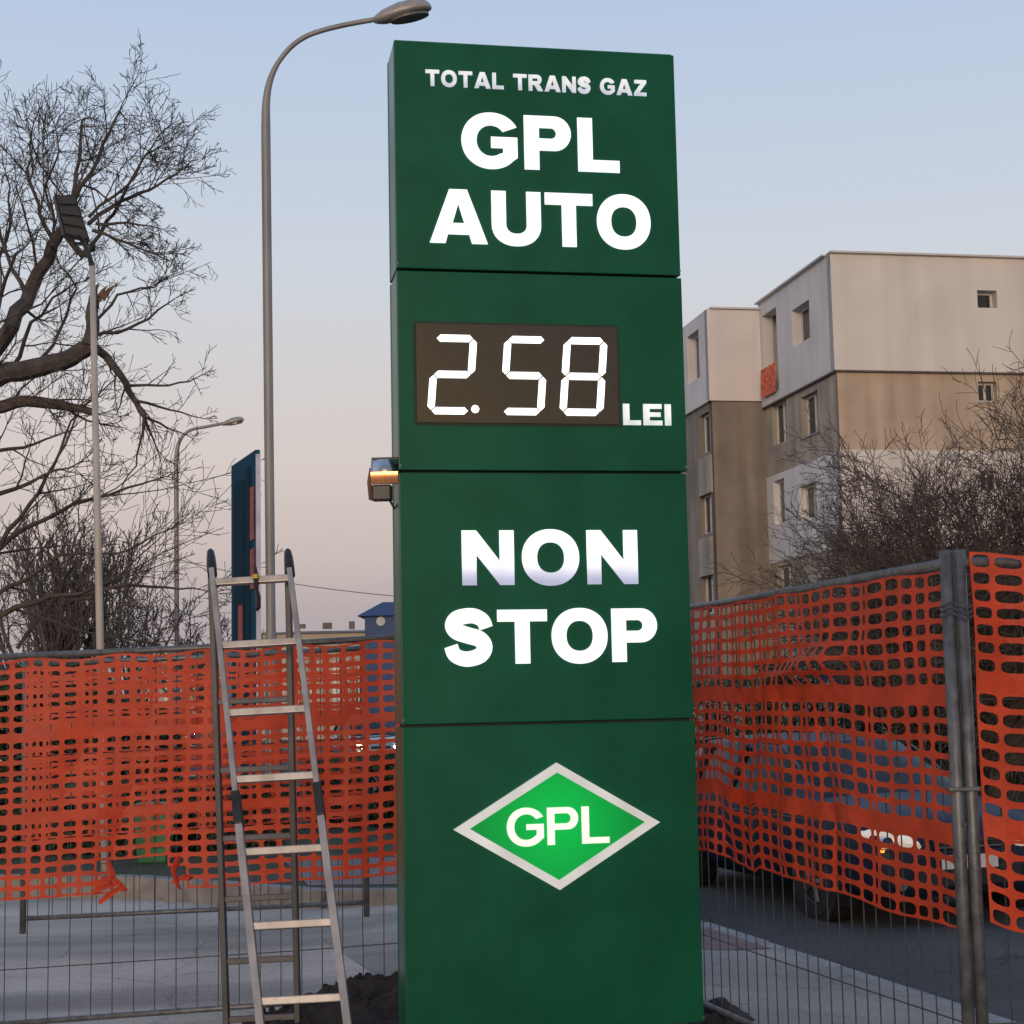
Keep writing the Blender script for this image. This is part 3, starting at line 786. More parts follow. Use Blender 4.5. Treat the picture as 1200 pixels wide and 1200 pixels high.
def leafy(name, label, cat, c0, size, nleaf, lsize, mleaf, stems=True, round_=.5):
    """clipped or loose evergreen: twiggy core plus many leaf faces with an uneven outline"""
    cx, cy, cz = c0; sx, sy, sz = size
    root = thing(name, c0, label, cat)
    L = MB()
    for k in range(nleaf):
        u = Vector((random.uniform(-1, 1), random.uniform(-1, 1), random.uniform(-1, 1)))
        m_ = max(abs(u.x), abs(u.y), abs(u.z)); ln = u.length
        sc_ = ((1 - round_) / m_ + round_ / ln) * random.uniform(.72, 1.0) ** .6
        p = u * sc_
        lump = 1 + .16 * noise.noise((p.x * sx * 1.7, p.y * sy * 1.7 + 7, p.z * sz * 1.7))
        p = Vector((p.x * sx / 2 * lump, p.y * sy / 2 * lump, p.z * sz / 2 * lump + sz / 2)) + Vector((cx, cy, cz))
        if p.z < cz: p.z = cz + random.uniform(0, .1)
        a = Vector((random.gauss(0, 1), random.gauss(0, 1), random.gauss(0, 1))).normalized(); b = a.orthogonal().normalized()
        w = lsize * random.uniform(.6, 1.3)
        L.v += [p - a * w, p + b * w * .45, p + a * w, p - b * w * .45]; i = len(L.v) - 4; L.f.append([i, i + 1, i + 2, i + 3])
    L.build('foliage', mleaf, root, fixn=False)
    core = MB()
    for k in range(60):
        x = cx + random.uniform(-.45, .45) * sx; y = cy + random.uniform(-.3, .3) * sy
        core.tube([(x, y, cz), (x + random.uniform(-.1, .1), y + random.uniform(-.1, .1), cz + sz * .5), (x + random.uniform(-.2, .2), y + random.uniform(-.2, .2), cz + sz * .88)], [.03, .02, .006], 4)
    core.build('stems', 'leaf_core', root)
    return root
leafy('clipped_hedge', 'low dark hedge seen through the net behind the beige kerb, left of ladder', 'hedge', (-4.1, 16.6, .04), (3.6, 1.1, .72), 9000, .05, 'leaf', round_=.25)
leafy('clipped_hedge', 'low dark hedge seen through the net behind the ladder rungs', 'hedge', (-1.55, 19.2, .04), (1.9, 1.0, .8), 4500, .05, 'leaf', round_=.3)
leafy('evergreen_shrub', 'bushy green evergreen shrub just above the net at the left edge', 'shrub', (at(62, 800, 27).x, 27, -.2), (2.3, 1.8, 2.4), 6000, .07, 'leaf2', round_=.8)
leafy('evergreen_shrub', 'dark evergreen shrub behind the net near the floodlight pole', 'shrub', (at(118, 800, 29).x, 29, -.22), (3.0, 1.8, 1.8), 6000, .07, 'leaf', round_=.7)
for k, (px, Y, w, hh, lb) in enumerate(((870, 33, 5.2, 1.9, 'dark roadside hedge behind the car, beside the sign edge'), (1020, 31, 4.6, 2.3, 'dark roadside hedge behind the car under the spreading tree'), (1190, 29, 4.6, 2.2, 'dark roadside hedge behind the fence posts at the right edge'))):
    leafy('roadside_hedge', lb, 'hedge', (at(px, 800, Y).x, Y, -.4), (w, 1.3, hh + .2), 7000, .07, 'leaf', round_=.4)

# ---------------------------------------------------------------- street furniture
def street_lamp(pxbase, Y, zb, htop_px, armpix, headpix, label, r0=.085, r1=.05):
    base = at(pxbase, 800, Y); base.z = zb
    root = thing('street_lamp', base, label, 'street lamp', 'street lamps along the road')
    ctl = [at(x, y, Y) for x, y in armpix]; pts = []
    ext = [ctl[0] * 2 - ctl[1]] + ctl + [ctl[-1] * 2 - ctl[-2]]
    for i in range(1, len(ext) - 2):                 # smooth bend through the measured points
        a_, b_, c_, d_ = ext[i - 1:i + 3]
        for t in (0, .25, .5, .75):
            pts.append(.5 * (2 * b_ + (c_ - a_) * t + (2 * a_ - 5 * b_ + 4 * c_ - d_) * t * t + (3 * b_ - a_ - 3 * c_ + d_) * t ** 3))
    pts.append(ctl[-1])
    p = MB()
    col = [base, base.lerp(pts[0], .22)]
    p.tube(col, [r0 * 1.45, r0 * 1.4], 14); p.build('base_column', 'pole', root, smooth=False)
    sh = MB()
    q = base.lerp(pts[0], .22)
    sh.tube([q, q.lerp(pts[0], .03), q.lerp(pts[0], .05), pts[0]] + pts[1:], [r0 * 1.4, r0 * 1.3, r0] + [r0 + (r1 - r0) * min(1, k / 12) for k in range(len(pts))], 14)
    sh.build('pole', 'pole', root, smooth=True)
    a, b = at(*headpix[0], Y), at(*headpix[1], Y)
    d = (b - a); L = d.length; d.normalize(); up = Vector((0, 1, 0)).cross(d)
    if up.z < 0: up = -up
    sd_ = d.cross(up)
    prof = [(0, .05, .03, -.03), (.06, .07, .06, -.05), (.18, .11, .10, -.065), (.45, .15, .145, -.055), (.72, .15, .15, -.04), (.9, .11, .12, -.03), (.98, .05, .06, -.02), (1, .01, .02, 0)]
    m_ = MB(); k_ = 12; fac = L / .72
    for t, w, hi, lo in prof:
        for j in range(k_):
            th = 2 * pi * j / k_
            y_ = sin(th); m_.v.append(a + d * (t * L) + sd_ * (cos(th) * w * fac) + up * ((hi * y_ if y_ > 0 else -lo * y_) * fac))
    for i in range(len(prof) - 1):
        for j in range(k_): m_.f.append([i * k_ + j, i * k_ + (j + 1) % k_, (i + 1) * k_ + (j + 1) % k_, (i + 1) * k_ + j])
    m_.f.append(list(range(k_))); m_.f.append([(len(prof) - 1) * k_ + j for j in range(k_)])
    hd = m_.build('lamp_head', 'lampshell', root, smooth=True)
    ln = MB(); c = a + d * (.60 * L) - up * (.048 * fac)
    outline = [c + d * (cos(t) * .33 * L) + sd_ * (sin(t) * .12 * fac) for t in [2 * pi * k / 20 for k in range(20)]]
    ln.prism(outline, -up * (.03 * fac)); ln.build('lens', 'lens', hd)
    return root
street_lamp(319, 22, -.02, 150, [(311.5, 150), (312, 120), (316, 96), (325, 75), (340, 56), (358, 43), (380, 35), (410, 28), (444, 22)], [(438, 24), (506, 9)],
            'tall grey street lamp with curved arm beside the green sign', .066, .036)
street_lamp(208, 50, -.62, 545, [(206.5, 545), (207, 530), (210, 518), (216, 509), (226, 503), (242, 500), (262, 496)], [(260, 497.5), (286, 492)],
            'small far street lamp with curved arm right of the floodlight pole', .075, .05)

def flood_pole():
    Y = 14.4
    base = at(124, 900, Y); base.z = .04
    top = at(108, 312, Y)
    root = thing('floodlight_pole', base, 'slim pale pole with a dark tilted floodlight panel in front of the bare tree', 'floodlight pole')
    mid = base.lerp(top, .5)
    MB().tube([base, mid, top], [.036, .033, .026], 10).build('pole', 'pole_pale', root, smooth=True)
    br = MB(); br.tube([top, at(104, 298, Y), at(98, 284, Y), at(92, 276, Y - .05)], [.027, .022, .022, .02], 8)
    br.build('bracket', 'black', root)
    # panel: tilted board with four lamp cells facing down towards the viewer
    A, B_, C_, D_ = at(64, 229, Y - .05), at(88, 228, Y + .05), at(106, 283, Y + .1), at(75, 275, Y)
    n = (B_ - A).cross(D_ - A).normalized()
    if n.y > 0: n = -n
    m_ = MB(); m_.prism([A, B_, C_, D_], -n * .06)
    pn = m_.build('lamp_panel', 'black', root)
    fl = MB()
    for k in range(4):
        t0, t1 = k / 4 + .035, (k + 1) / 4 - .035
        pa, pb = A.lerp(D_, t0), B_.lerp(C_, t0); pc, pd = B_.lerp(C_, t1), A.lerp(D_, t1)
        q = [pa.lerp(pb, .08), pa.lerp(pb, .92), pd.lerp(pc, .92), pd.lerp(pc, .08)]
        MB().prism([x + n * .001 for x in q], n * .012).build('lamp_cell', 'cell', pn, bevel=.003)
    ra = at(78, 281, Y); MB().tube([at(76, 277, Y), at(88, 285, Y + .03), at(104, 286, Y + .05)], .014, 8).build('tilt_bar', 'black', root)
flood_pole()

def totem():
    Y = 18.0
    r = at(299.5, 527, Y); l = at(271, 548, Y + 1.3)
    zb = .04
    base = Vector(((r.x + l.x) / 2, (r.y + l.y) / 2, zb))
    root = thing('totem_sign', base, 'blue totem sign seen almost edge-on behind the ladder', 'sign')
    a = Vector((l.x, l.y, 0)); b = Vector((r.x, r.y, 0)); u = (b - a).normalized(); n = Vector((u.y, -u.x, 0))
    if n.x > 0: n = -n
    W = (b - a).length; H = r.z
    pa, pb = a + u * .02, b - u * .02
    m_ = MB(); m_.prism([Vector((p.x, p.y, zb + .15)) for p in (a, b, b - n * .05, a - n * .05)], (0, 0, H - zb - .15)); m_.build('cabinet', 'totem_blue', root)
    def plate(u0, u1, z0, z1, m, nm, d=.012):
        P = [a + u * (W * k) + n * .002 for k in (u0, u1)]
        q = MB(); q.prism([Vector((P[0].x, P[0].y, z0)), Vector((P[1].x, P[1].y, z0)), Vector((P[1].x, P[1].y, z1)), Vector((P[0].x, P[0].y, z1))], n * d); q.build(nm, m, root)
    plate(.62, .80, .4, H - .15, 'totem_dark', 'panel')
    plate(.15, .55, .4, H - .25, 'totem_dark', 'panel')
    for z0, z1 in ((3.3, 3.9), (2.75, 3.2), (1.5, 2.1)): plate(.82, .95, z0, z1, 'totem_red', 'price_plate')
    plate(.36, .52, 2.0, 2.6, 'totem_red', 'price_plate', .02)
    plate(.3, .48, 1.2, 1.5, 'totem_red', 'price_plate', .02)
    e = MB(); e.prism([Vector((p.x, p.y, zb + .15)) for p in (b + u * .002, b + u * .03, b + u * .03 - n * .05, b + u * .002 - n * .05)], (0, 0, H - zb - .2)); e.build('edge_trim', 'totem_white', root)
    MB().box((base.x + .03, base.y, zb + .075), (.5, 1.2, .15)).build('foot', 'kerb', root)
totem()

def crossing_sign():
    Y = 28.0
    base = at(974, 900, Y); base.z = -.33
    root = thing('traffic_sign', base, 'roadside pole with red-edged triangle over blue square sign behind the car', 'traffic sign')
    top = at(973, 760, Y)
    MB().tube([base, (base.x, base.y, top.z)], .03, 8).build('pole', 'steel', root)
    c = at(974, 799, Y - .05)
    s_ = .2
    MB().box(c, (.42, .02, .42)).build('square_plate', 'sign_blue', root, bevel=.006)
    MB().prism([(c.x - .13, c.y - .014, c.z - .12), (c.x + .13, c.y - .014, c.z - .12), (c.x, c.y - .014, c.z + .13)], (0, -.006, 0)).build('white_triangle', 'sign_white', root)
    t = at(974, 774, Y - .05)
    MB().prism([(t.x - .25, t.y, t.z - .13), (t.x + .25, t.y, t.z - .13), (t.x, t.y, t.z + .26)], (0, .02, 0)).build('triangle_plate', 'sign_red', root)
    MB().prism([(t.x - .16, t.y - .003, t.z - .08), (t.x + .16, t.y - .003, t.z - .08), (t.x, t.y - .003, t.z + .16)], (0, -.005, 0)).build('triangle_face', 'sign_white', root)
crossing_sign()

def wheelie_bin():
    p = at(181, 1003, 15.4); p.z = .04
    root = thing('green_bin', p, 'small bright green bin on the beige kerb, seen below the net', 'bin')
    b = MB(); b.prism([p + Vector(q) for q in ((-.13, -.13, 0), (.13, -.13, 0), (.13, .13, 0), (-.13, .13, 0))], (0, 0, .01))
    b.v[4:8] = [p + Vector(q) for q in ((-.17, -.17, .5), (.17, -.17, .5), (.17, .17, .5), (-.17, .17, .5))]
    b.build('body', 'bin_green', root, bevel=.012)
    MB().box(p + Vector((0, 0, .525)), (.38, .38, .045)).build('lid', 'bin_green', root, bevel=.015)
wheelie_bin()

def overhead():
    a = at(150, 640, 40); b = at(560, 706, 34)
    pts = [a.lerp(b, k / 20) - Vector((0, 0, .25 * sin(pi * k / 20))) for k in range(21)]
    tag(MB().tube(pts, .009, 5).build('overhead_cable', 'cable'), 'thin overhead cable crossing the pale sky left of the green sign', 'cable')
overhead()

# ---------------------------------------------------------------- vehicles
def make_car(paint, label, lights='headlamp', group=None):
    """hatchback, local +X forward, wheels on z=0"""
    root = thing('parked_car', (0, 0, 0), label, 'car', group)
    root.name = 'hatchback_car'
    # stations: x, half width at waist, belt z, roof half width, roof z
    S = [(-2.10, .70, .78, .56, .86), (-2.04, .82, .95, .60, 1.02), (-1.85, .86, .98, .58, 1.28), (-1.45, .885, .97, .60, 1.43), (-.9, .90, .96, .61, 1.475), (-.2, .905, .945, .61, 1.475),
         (.30, .905, .935, .60, 1.43), (.72, .90, .93, .63, 1.22), (1.12, .895, .925, .68, .995), (1.5, .885, .90, .66, .935), (1.85, .86, .83, .62, .86), (2.05, .80, .74, .56, .765), (2.14, .70, .62, .50, .64)]
    nr = 9
    rows = []
    for x, w, bz, rw, rz in S:
        e = min(1, (2.16 - abs(x)) / .25)
        zb = .20 + .06 * (1 - e)
        rows.append([(x, w * .86, zb), (x, w * .965, zb + .12), (x, w, .52), (x, w * .985, bz - .07), (x, w * .955, bz), (x, rw * 1.03, rz - (rz - bz) * .13 if rz - bz > .1 else rz - .01), (x, rw * .86, rz), (x, rw * .45, rz + .015), (x, 0, rz + .02)])
    def grid(sel, side):
        g = MB(); mp_ = {}
        for i in range(len(S) - 1):
            for j in range(nr - 1):
                if not sel(i, j): continue
                idx = []
                for a, b in ((i, j), (i + 1, j), (i + 1, j + 1), (i, j + 1)):
                    if (a, b) not in mp_:
                        x, y, z = rows[a][b]; mp_[(a, b)] = len(g.v); g.v.append(Vector((x, y * side, z)))
                    idx.append(mp_[(a, b)])
                g.f.append(idx)
        return g
    isside = lambda i, j: j == 4 and 2 <= i <= 6
    iswind = lambda i, j: j >= 5 and i in (6, 7)
    isrear = lambda i, j: j >= 5 and i in (1, 2)
    body = MB()
    for side in (1, -1):
        g = grid(lambda i, j: not (isside(i, j) or iswind(i, j) or isrear(i, j)), side)
        o_ = len(body.v); body.v += g.v; body.f += [[k + o_ for k in f] for f in g.f]
    for i in (0, len(S) - 1):
        o_ = len(body.v); ring = rows[i]
        body.v += [Vector((x, y, z)) for x, y, z in ring] + [Vector((x, -y, z)) for x, y, z in ring[:-1]][::-1]
        body.f.append(list(range(o_, o_ + 2 * nr - 1)))
    o_ = len(body.v)
    for i in range(len(S) - 1):
        body.quad(rows[i][0], rows[i + 1][0], (rows[i + 1][0][0], -rows[i + 1][0][1], rows[i + 1][0][2]), (rows[i][0][0], -rows[i][0][1], rows[i][0][2]))
    b = body.build('body', paint, root, local=True, smooth=True, weld=True)
    for side in (1, -1): grid(isside, side).build('side_window', 'carglass', root, local=True, smooth=True)
    for nm, fn in (('windscreen', iswind), ('rear_window', isrear)):
        g = grid(fn, 1); g2 = grid(fn, -1); o_ = len(g.v); g.v += g2.v; g.f += [[k + o_ for k in f] for f in g2.f]
        g.build(nm, 'carglass', root, local=True, smooth=True, weld=True)
    for side in (1, -1):
        # door pillars, chrome window line, mirror
        for x in (-.35, -1.2): MB().tube([(x, side * .868, .95), (x - .02, side * .66, 1.40)], .028, 4).build('pillar', 'black', root, local=True)
        MB().tube([(.75, side * .885, .945), (-.2, side * .885, .955), (-1.5, side * .865, .985)], .012, 6).build('window_trim', 'chrome', root, local=True)
        MB().tube([(.95, side * .70, 1.03), (.62, side * .655, 1.25), (.25, side * .625, 1.425), (-.9, side * .63, 1.47), (-1.5, side * .61, 1.42), (-1.85, side * .6, 1.26)], .014, 6).build('roof_rail', 'rim', root, local=True)
        mm = MB(); mm.box((.58, side * 1.0, .98), (.12, .2, .13)); mm.build('mirror', paint, root, local=True, bevel=.04)
        for x in (1.32, -1.32):
            w = thing('wheel', (0, 0, 0), '', '') if False else None
            ar = MB(); n = 20
            ar.lathe((x, side * .80, .31), [(.02, -.10 * side), (.355, -.10 * side), (.365, .112 * side), (.02, .112 * side)], 24, 'Y')
            ar.build('wheel_arch', 'black', root, local=True)
            ty = MB(); ty.lathe((x, side * .80, .315), [(.20, -.1), (.29, -.1), (.315, -.07), (.315, .07), (.29, .122), (.20, .122)], 28, 'Y') if side > 0 else ty.lathe((x, side * .80, .315), [(.20, .1), (.29, .1), (.315, .07), (.315, -.07), (.29, -.122), (.20, -.122)], 28, 'Y')
            tyre = ty.build('tyre', 'rubber', root, local=True, smooth=False)
            rm = MB()
            rm.lathe((x, side * .80, .315), [(.205, .115 * side), (.19, .118 * side), (.17, .09 * side), (.15, .085 * side)], 28, 'Y')
            for k in range(5):
                a = 2 * pi * k / 5; rm.tube([(x, side * .905, .315), (x + .18 * cos(a), side * .91, .315 + .18 * sin(a))], [.035, .028], 5)
            rm.lathe((x, side * .80, .315), [(.06, .10 * side), (.05, .118 * side), (.001, .12 * side)], 16, 'Y')
            rm.build('rim', 'rim', tyre, local=True)
        # headlight: swept almond at the front corner
        hl = MB(); ring = []
        for k in range(14):
            t = 2 * pi * k / 14
            yy = .62 + .21 * cos(t); zz = .70 + .075 * sin(t) + .05 * cos(t)
            xx = 2.115 - 1.1 * max(0, yy - .50) ** 1.7
            ring.append(Vector((xx + .03, side * yy, zz)))
        c = sum(ring, Vector()) / 14 + Vector((.045, 0, .0))
        i = 0; hl.v = ring + [c] + [p - Vector((.10, 0, 0)) for p in ring]
        for k in range(14):
            hl.f.append([k, (k + 1) % 14, 14]); hl.f.append([k, (k + 1) % 14, 15 + (k + 1) % 14, 15 + k])
        hd = hl.build('headlight', lights, root, local=True, smooth=True)
        MB().lathe((2.10, side * .72, .695), [(.001, .055), (.03, .06), (.05, .075), (.052, .0)], 16, 'X').build('reflector', 'chrome', hd, local=True)
        ab = MB(); ab.box((2.085, side * .66, .625), (.05, .16, .022)); ab.build('indicator', 'amber', hd, local=True)
        fg = MB(); fg.lathe((2.12, side * .60, .36), [(.001, .03), (.055, .035), (.06, .0)], 16, 'X'); fg.build('fog_lamp', 'lens', root, local=True)
        tl = MB(); tl.box((-2.06, side * .70, .84), (.06, .2, .22)); tl.build('tail_light', 'sign_red', root, local=True, bevel=.02)
    gr = MB(); gr.box((2.145, 0, .40), (.04, .95, .16)); gr.build('lower_grille', 'black', root, local=True, bevel=.012)
    gu = MB(); gu.box((2.135, 0, .66), (.05, .62, .085)); gu.build('upper_grille', 'black', root, local=True, bevel=.012)
    for z in (.635, .685): MB().box((2.162, 0, z), (.012, .60, .014)).build('grille_bar', 'chrome', root, local=True)
    MB().box((2.165, 0, .515), (.014, .50, .11)).build('number_plate', 'sign_white', root, local=True)
    MB().lathe((2.165, 0, .76), [(.001, .012), (.06, .01), (.065, 0)], 18, 'X').build('badge', 'chrome', root, local=True)
    for s_ in (.25, -.3): MB().tube([(1.02, s_, 1.00), (.98, s_ + .48, 1.06)], .008, 5).build('wiper', 'black', root, local=True)
    return root
HEAD = math.atan2(-TD.y, -TD.x)
car = make_car('carpaint', 'dark blue hatchback on the road, seen through the orange net on the right')
cp_ = st(1.98, 1.75); car.location = (cp_.x, cp_.y, -.25); car.rotation_euler = (0, 0, HEAD); car.scale = (.97, .97, .92)
def far_car(px, Y, s_off, paint, label, dh=0):
    c = copy_tree(car)
    tag(c, label, 'car', 'cars approaching with their headlights on')
    p = at(px, 800, Y); c.location = (p.x, p.y, -.27 - .012 * (Y - 15)); c.rotation_euler = (0, 0, HEAD + dh)
    for ch in c.children:
        if ch.name.startswith(('body', 'mirror', 'headlight')):
            ch.data = ch.data.copy(); ch.data.materials[0] = M['headlamp_on'] if ch.name.startswith('headlight') else M[paint]
    return c
far_car(211, 88, 0, 'car_dark', 'far car with two bright headlights seen through the net, left of the ladder')
far_car(428, 50, 0, 'car_grey', 'silver car with headlights on, seen through the net beside the green sign')

def van():
    Y = 34
    p = at(40, 900, Y); zb = -.24
    root = thing('white_van', (p.x - 2.3, Y, zb), 'white van behind the net at the far left edge', 'van')
    prof = [(0, .3), (0, 1.9), (.15, 2.05), (3.2, 2.05), (3.5, 1.95), (4.1, 1.15), (4.75, .95), (4.85, .6), (4.85, .3)]
    x0 = p.x - 4.7
    MB().prism([(x0 + a, Y - .9, zb + b) for a, b in prof], (0, 1.8, 0)).build('body', 'vanwhite', root, bevel=.05)
    MB().prism([(x0 + a, Y - .915, zb + b) for a, b in ((3.0, 1.2), (3.0, 1.85), (3.42, 1.8), (3.85, 1.2))], (0, .012, 0)).build('side_window', 'carglass', root)
    MB().quad((x0 + 3.53, Y - .75, zb + 1.93), (x0 + 4.1, Y - .8, zb + 1.19), (x0 + 4.1, Y + .8, zb + 1.19), (x0 + 3.53, Y + .75, zb + 1.93)).build('windscreen', 'carglass', root)
    for x in (.9, 3.9):
        ty = MB().lathe((x0 + x, Y - .8, zb + .34), [(.05, -.13), (.3, -.13), (.34, -.1), (.34, .1), (.05, .12)], 24, 'Y').build('wheel', 'rubber', root)
        MB().lathe((x0 + x, Y - .8, zb + .34), [(.001, -.135), (.19, -.137), (.2, -.12)], 20, 'Y').build('rim', 'rim', ty)
    MB().box((x0 + 2.4, Y - .91, zb + .62), (3.6, .03, .12)).build('side_trim', 'black', root)
van()

# ---------------------------------------------------------------- site fences and orange nets
def fence(name, label, A, B, zA, zB, hA, hB, wires, horiz, r=.021, group='steel site fence panels', feet=True, double=False):
    """panel between posts A and B (xy); z = bottom rail height, h = top rail height"""
    A = Vector((A[0], A[1], 0)); B = Vector((B[0], B[1], 0))
    root = thing(name, (A.x, A.y, 0), label, 'fence', group)
    a0, a1 = A + Vector((0, 0, zA)), A + Vector((0, 0, hA)); b0, b1 = B + Vector((0, 0, zB)), B + Vector((0, 0, hB))
    for q0, q1 in ((a0, a1), (b0, b1)):
        MB().tube([q0 - Vector((0, 0, .10)), q1 + Vector((0, 0, .045))], r, 12).build('post', 'steel', root, smooth=True)
    MB().tube([a1, a1.lerp(b1, .5) - Vector((0, 0, .012)), b1], r * .9, 10).build('top_rail', 'steel', root, smooth=True)
    MB().tube([a0, b0], r * .75, 10).build('bottom_rail', 'steel', root, smooth=True)
    vw = None
    for k in range(1, wires):
        t = k / wires
        lo, hi = a0.lerp(b0, t), a1.lerp(b1, t)
        j = Vector((random.uniform(-.006, .006), 0, 0))
        MB().tube([lo, lo.lerp(hi, .5) + j, hi], .0028, 5).build('vertical_wire', 'wire', root)
    for t in horiz:
        MB().tube([a0.lerp(a1, t), a0.lerp(a1, t).lerp(b0.lerp(b1, t), .5) - Vector((0, 0, .008)), b0.lerp(b1, t)], .0032, 5).build('horizontal_wire', 'wire', root)
    if feet:
        for q in (A, B):
            z = h_ground(q.x, q.y)
            ft = MB(); d = (B - A).normalized(); n = Vector((-d.y, d.x, 0)); Bm = Matrix((d, n, Vector((0, 0, 1)))).transposed()
            ft.box((q.x, q.y, z + .05), (.20, .62, .11), Bm); ft.build('foot_block', 'kerb', root, bevel=.02)
    return root
def orange_net(name, label, A, B, top, bot, cw=.092, ch=.0556, wav=.022, gap=None, seed=0, solid=(7, 14), mt0=.115, mv0=.175, band=.036, sag=.02, bottomwave=.01, off=None, hug=0, fold=.35, warp=.35, twist=None):
    """sheet of extruded net: every opening is a real rounded hole, every strand has thickness.
    A, B: xy ends; top/bot: functions of t giving z; gap: function (t, row_from_bottom) -> True where torn away"""
    rnd = random.Random(seed)
    A = Vector((A[0], A[1], 0)); B = Vector((B[0], B[1], 0)); L = (B - A).length
    d = (B - A) / L; n = Vector((d.y, -d.x, 0))
    if n.y > 0: n = -n
    nc = round(L / cw)
    Hn = top(.5) - bot(.5)
    rows = []; used = 0; k = 0
    while True:
        if k in solid: rows.append(('b', band)); used += band
        if used + ch > Hn: break
        rows.append(('h', ch)); used += ch; k += 1
    scale = 1 / used
    ys = [0]
    for kind, hh in rows: ys.append(ys[-1] + hh * scale)
    cwid = [1 + fold * noise.noise((k_ * .55, seed, 0)) + .16 * rnd.uniform(-1, 1) for k_ in range(nc)]; tot = sum(cwid); xs = [0]
    for c in cwid: xs.append(xs[-1] + c / tot)
    def P(t, v, th=0):
        # t along, v 0..1 down from the top edge
        tt = t + warp * .02 * noise.noise((t * 6 + seed, v * 3, 1.3)) * sin(pi * min(1, max(0, t)))
        zt, zb_ = top(t), bot(t)
        z = zt + (zb_ - zt) * v
        z += .016 * noise.noise((t * L * 2.1 + seed, v * 2.0, 4)) * sin(pi * v) - sag * sin(t * L * 2 * pi / .9) ** 2 * max(0, 1 - v * 5)
        z += bottomwave * noise.noise((t * L * 3.1, seed, 2)) * v
        o = wav * (noise.noise((t * L * 1.6 + seed * 3, v * 1.4, 0)) + .6 * noise.noise((t * L * 4.5, v * 2.6 + seed, 7)))
        if twist: o += twist(t, v)
        p = A + d * (tt * L) + n * ((.034 + abs(o) * 1.2 + o * .3) * (1 - hug * ss(.82, 1, t)) + th)
        return Vector((p.x, p.y, z))
    mb = MB()
    m = 12
    hr = len([r for r in rows])
    for ri, (kind, hh) in enumerate(rows):
        v0, v1 = ys[ri], ys[ri + 1]
        fb = hr - 1 - ri
        for ci in range(nc):
            t0, t1 = xs[ci], xs[ci + 1]
            if gap and gap((t0 + t1) / 2, fb): continue
            if kind == 'b':
                i = len(mb.v); mb.v += [P(t0, v0), P((t0 + t1) / 2, v0), P(t1, v0), P(t1, v1), P((t0 + t1) / 2, v1), P(t0, v1)]
                mb.f += [[i, i + 1, i + 4, i + 5], [i + 1, i + 2, i + 3, i + 4]]; continue
            mt, mv = mt0 * rnd.uniform(.8, 1.25) / max(.6, cwid[ci]), mv0 * rnd.uniform(.85, 1.2)
            i = len(mb.v); outer = []; inner = []
            for k in range(m):
                a = 2 * pi * k / m + pi / m
                ca, sa = cos(a), sin(a)
                q = max(abs(ca), abs(sa)); ox, oy = ca / q, sa / q
                e = 2 / 3.2
                ix = math.copysign(abs(ca) ** e, ca) * (1 - 2 * mt); iy = math.copysign(abs(sa) ** e, sa) * (1 - 2 * mv)
                if abs(ox) > .95: ox = math.copysign(1, ox)
                outer.append(P((t0 + t1) / 2 + ox * (t1 - t0) / 2, (v0 + v1) / 2 - oy * (v1 - v0) / 2))
                inner.append(P((t0 + t1) / 2 + ix * (t1 - t0) / 2, (v0 + v1) / 2 - iy * (v1 - v0) / 2))
            corners = [P(t1, v0), P(t0, v0), P(t0, v1), P(t1, v1)]
            mb.v += outer + inner + corners
            for k in range(m):
                k2 = (k + 1) % m
                mb.f.append([i + k, i + k2, i + m + k2, i + m + k])
            # fill the four cell corners between neighbouring outer points
            for qi, k in enumerate((1, 4, 7, 10)):
                mb.f.append([i + k, i + 2 * m + qi, i + (k + 1) % m])
    o = mb.build(name, 'net', None, weld=False, fixn=False)
    sd = o.modifiers.new('thickness', 'SOLIDIFY'); sd.thickness = .0022; sd.offset = 0
    tag(o, label, 'safety net', 'orange safety nets tied to the fences')
    return o, P

# left panel, parallel to the picture, and its net
LA, LB = (-2.98, 8.50), (.56, 8.99)
def lz(t, a, b): return a + (b - a) * t
fence('site_fence', 'steel mesh fence panel behind the ladder, left of the green sign', LA, LB, -.075, .02, 1.80, 1.935, 33, (.145, .45, .72), r=.02)
def xt(px, A, B):                                  # photo column -> position along a fence line
    u = Vector((B[0] - A[0], B[1] - A[1], 0)); o = Vector((A[0], A[1], 0))
    return on_plane(px, 900, o, u.normalized())[0] / u.length
tg0, tg1 = xt(140, LA, LB), xt(205, LA, LB)
def gapL(t, fb):
    if fb > 2: return False
    j = .010 * sin(fb * 9.1)
    return tg0 - .006 * fb + j < t < tg1 + .012 * (2 - fb) * .5 + j
netL, PL = orange_net('safety_net', 'orange net with a torn lower edge on the fence behind the ladder', LA, LB, lambda t: lz(t, 1.785, 1.915), lambda t: lz(t, .55, .655), gap=gapL, seed=3, band=.024)
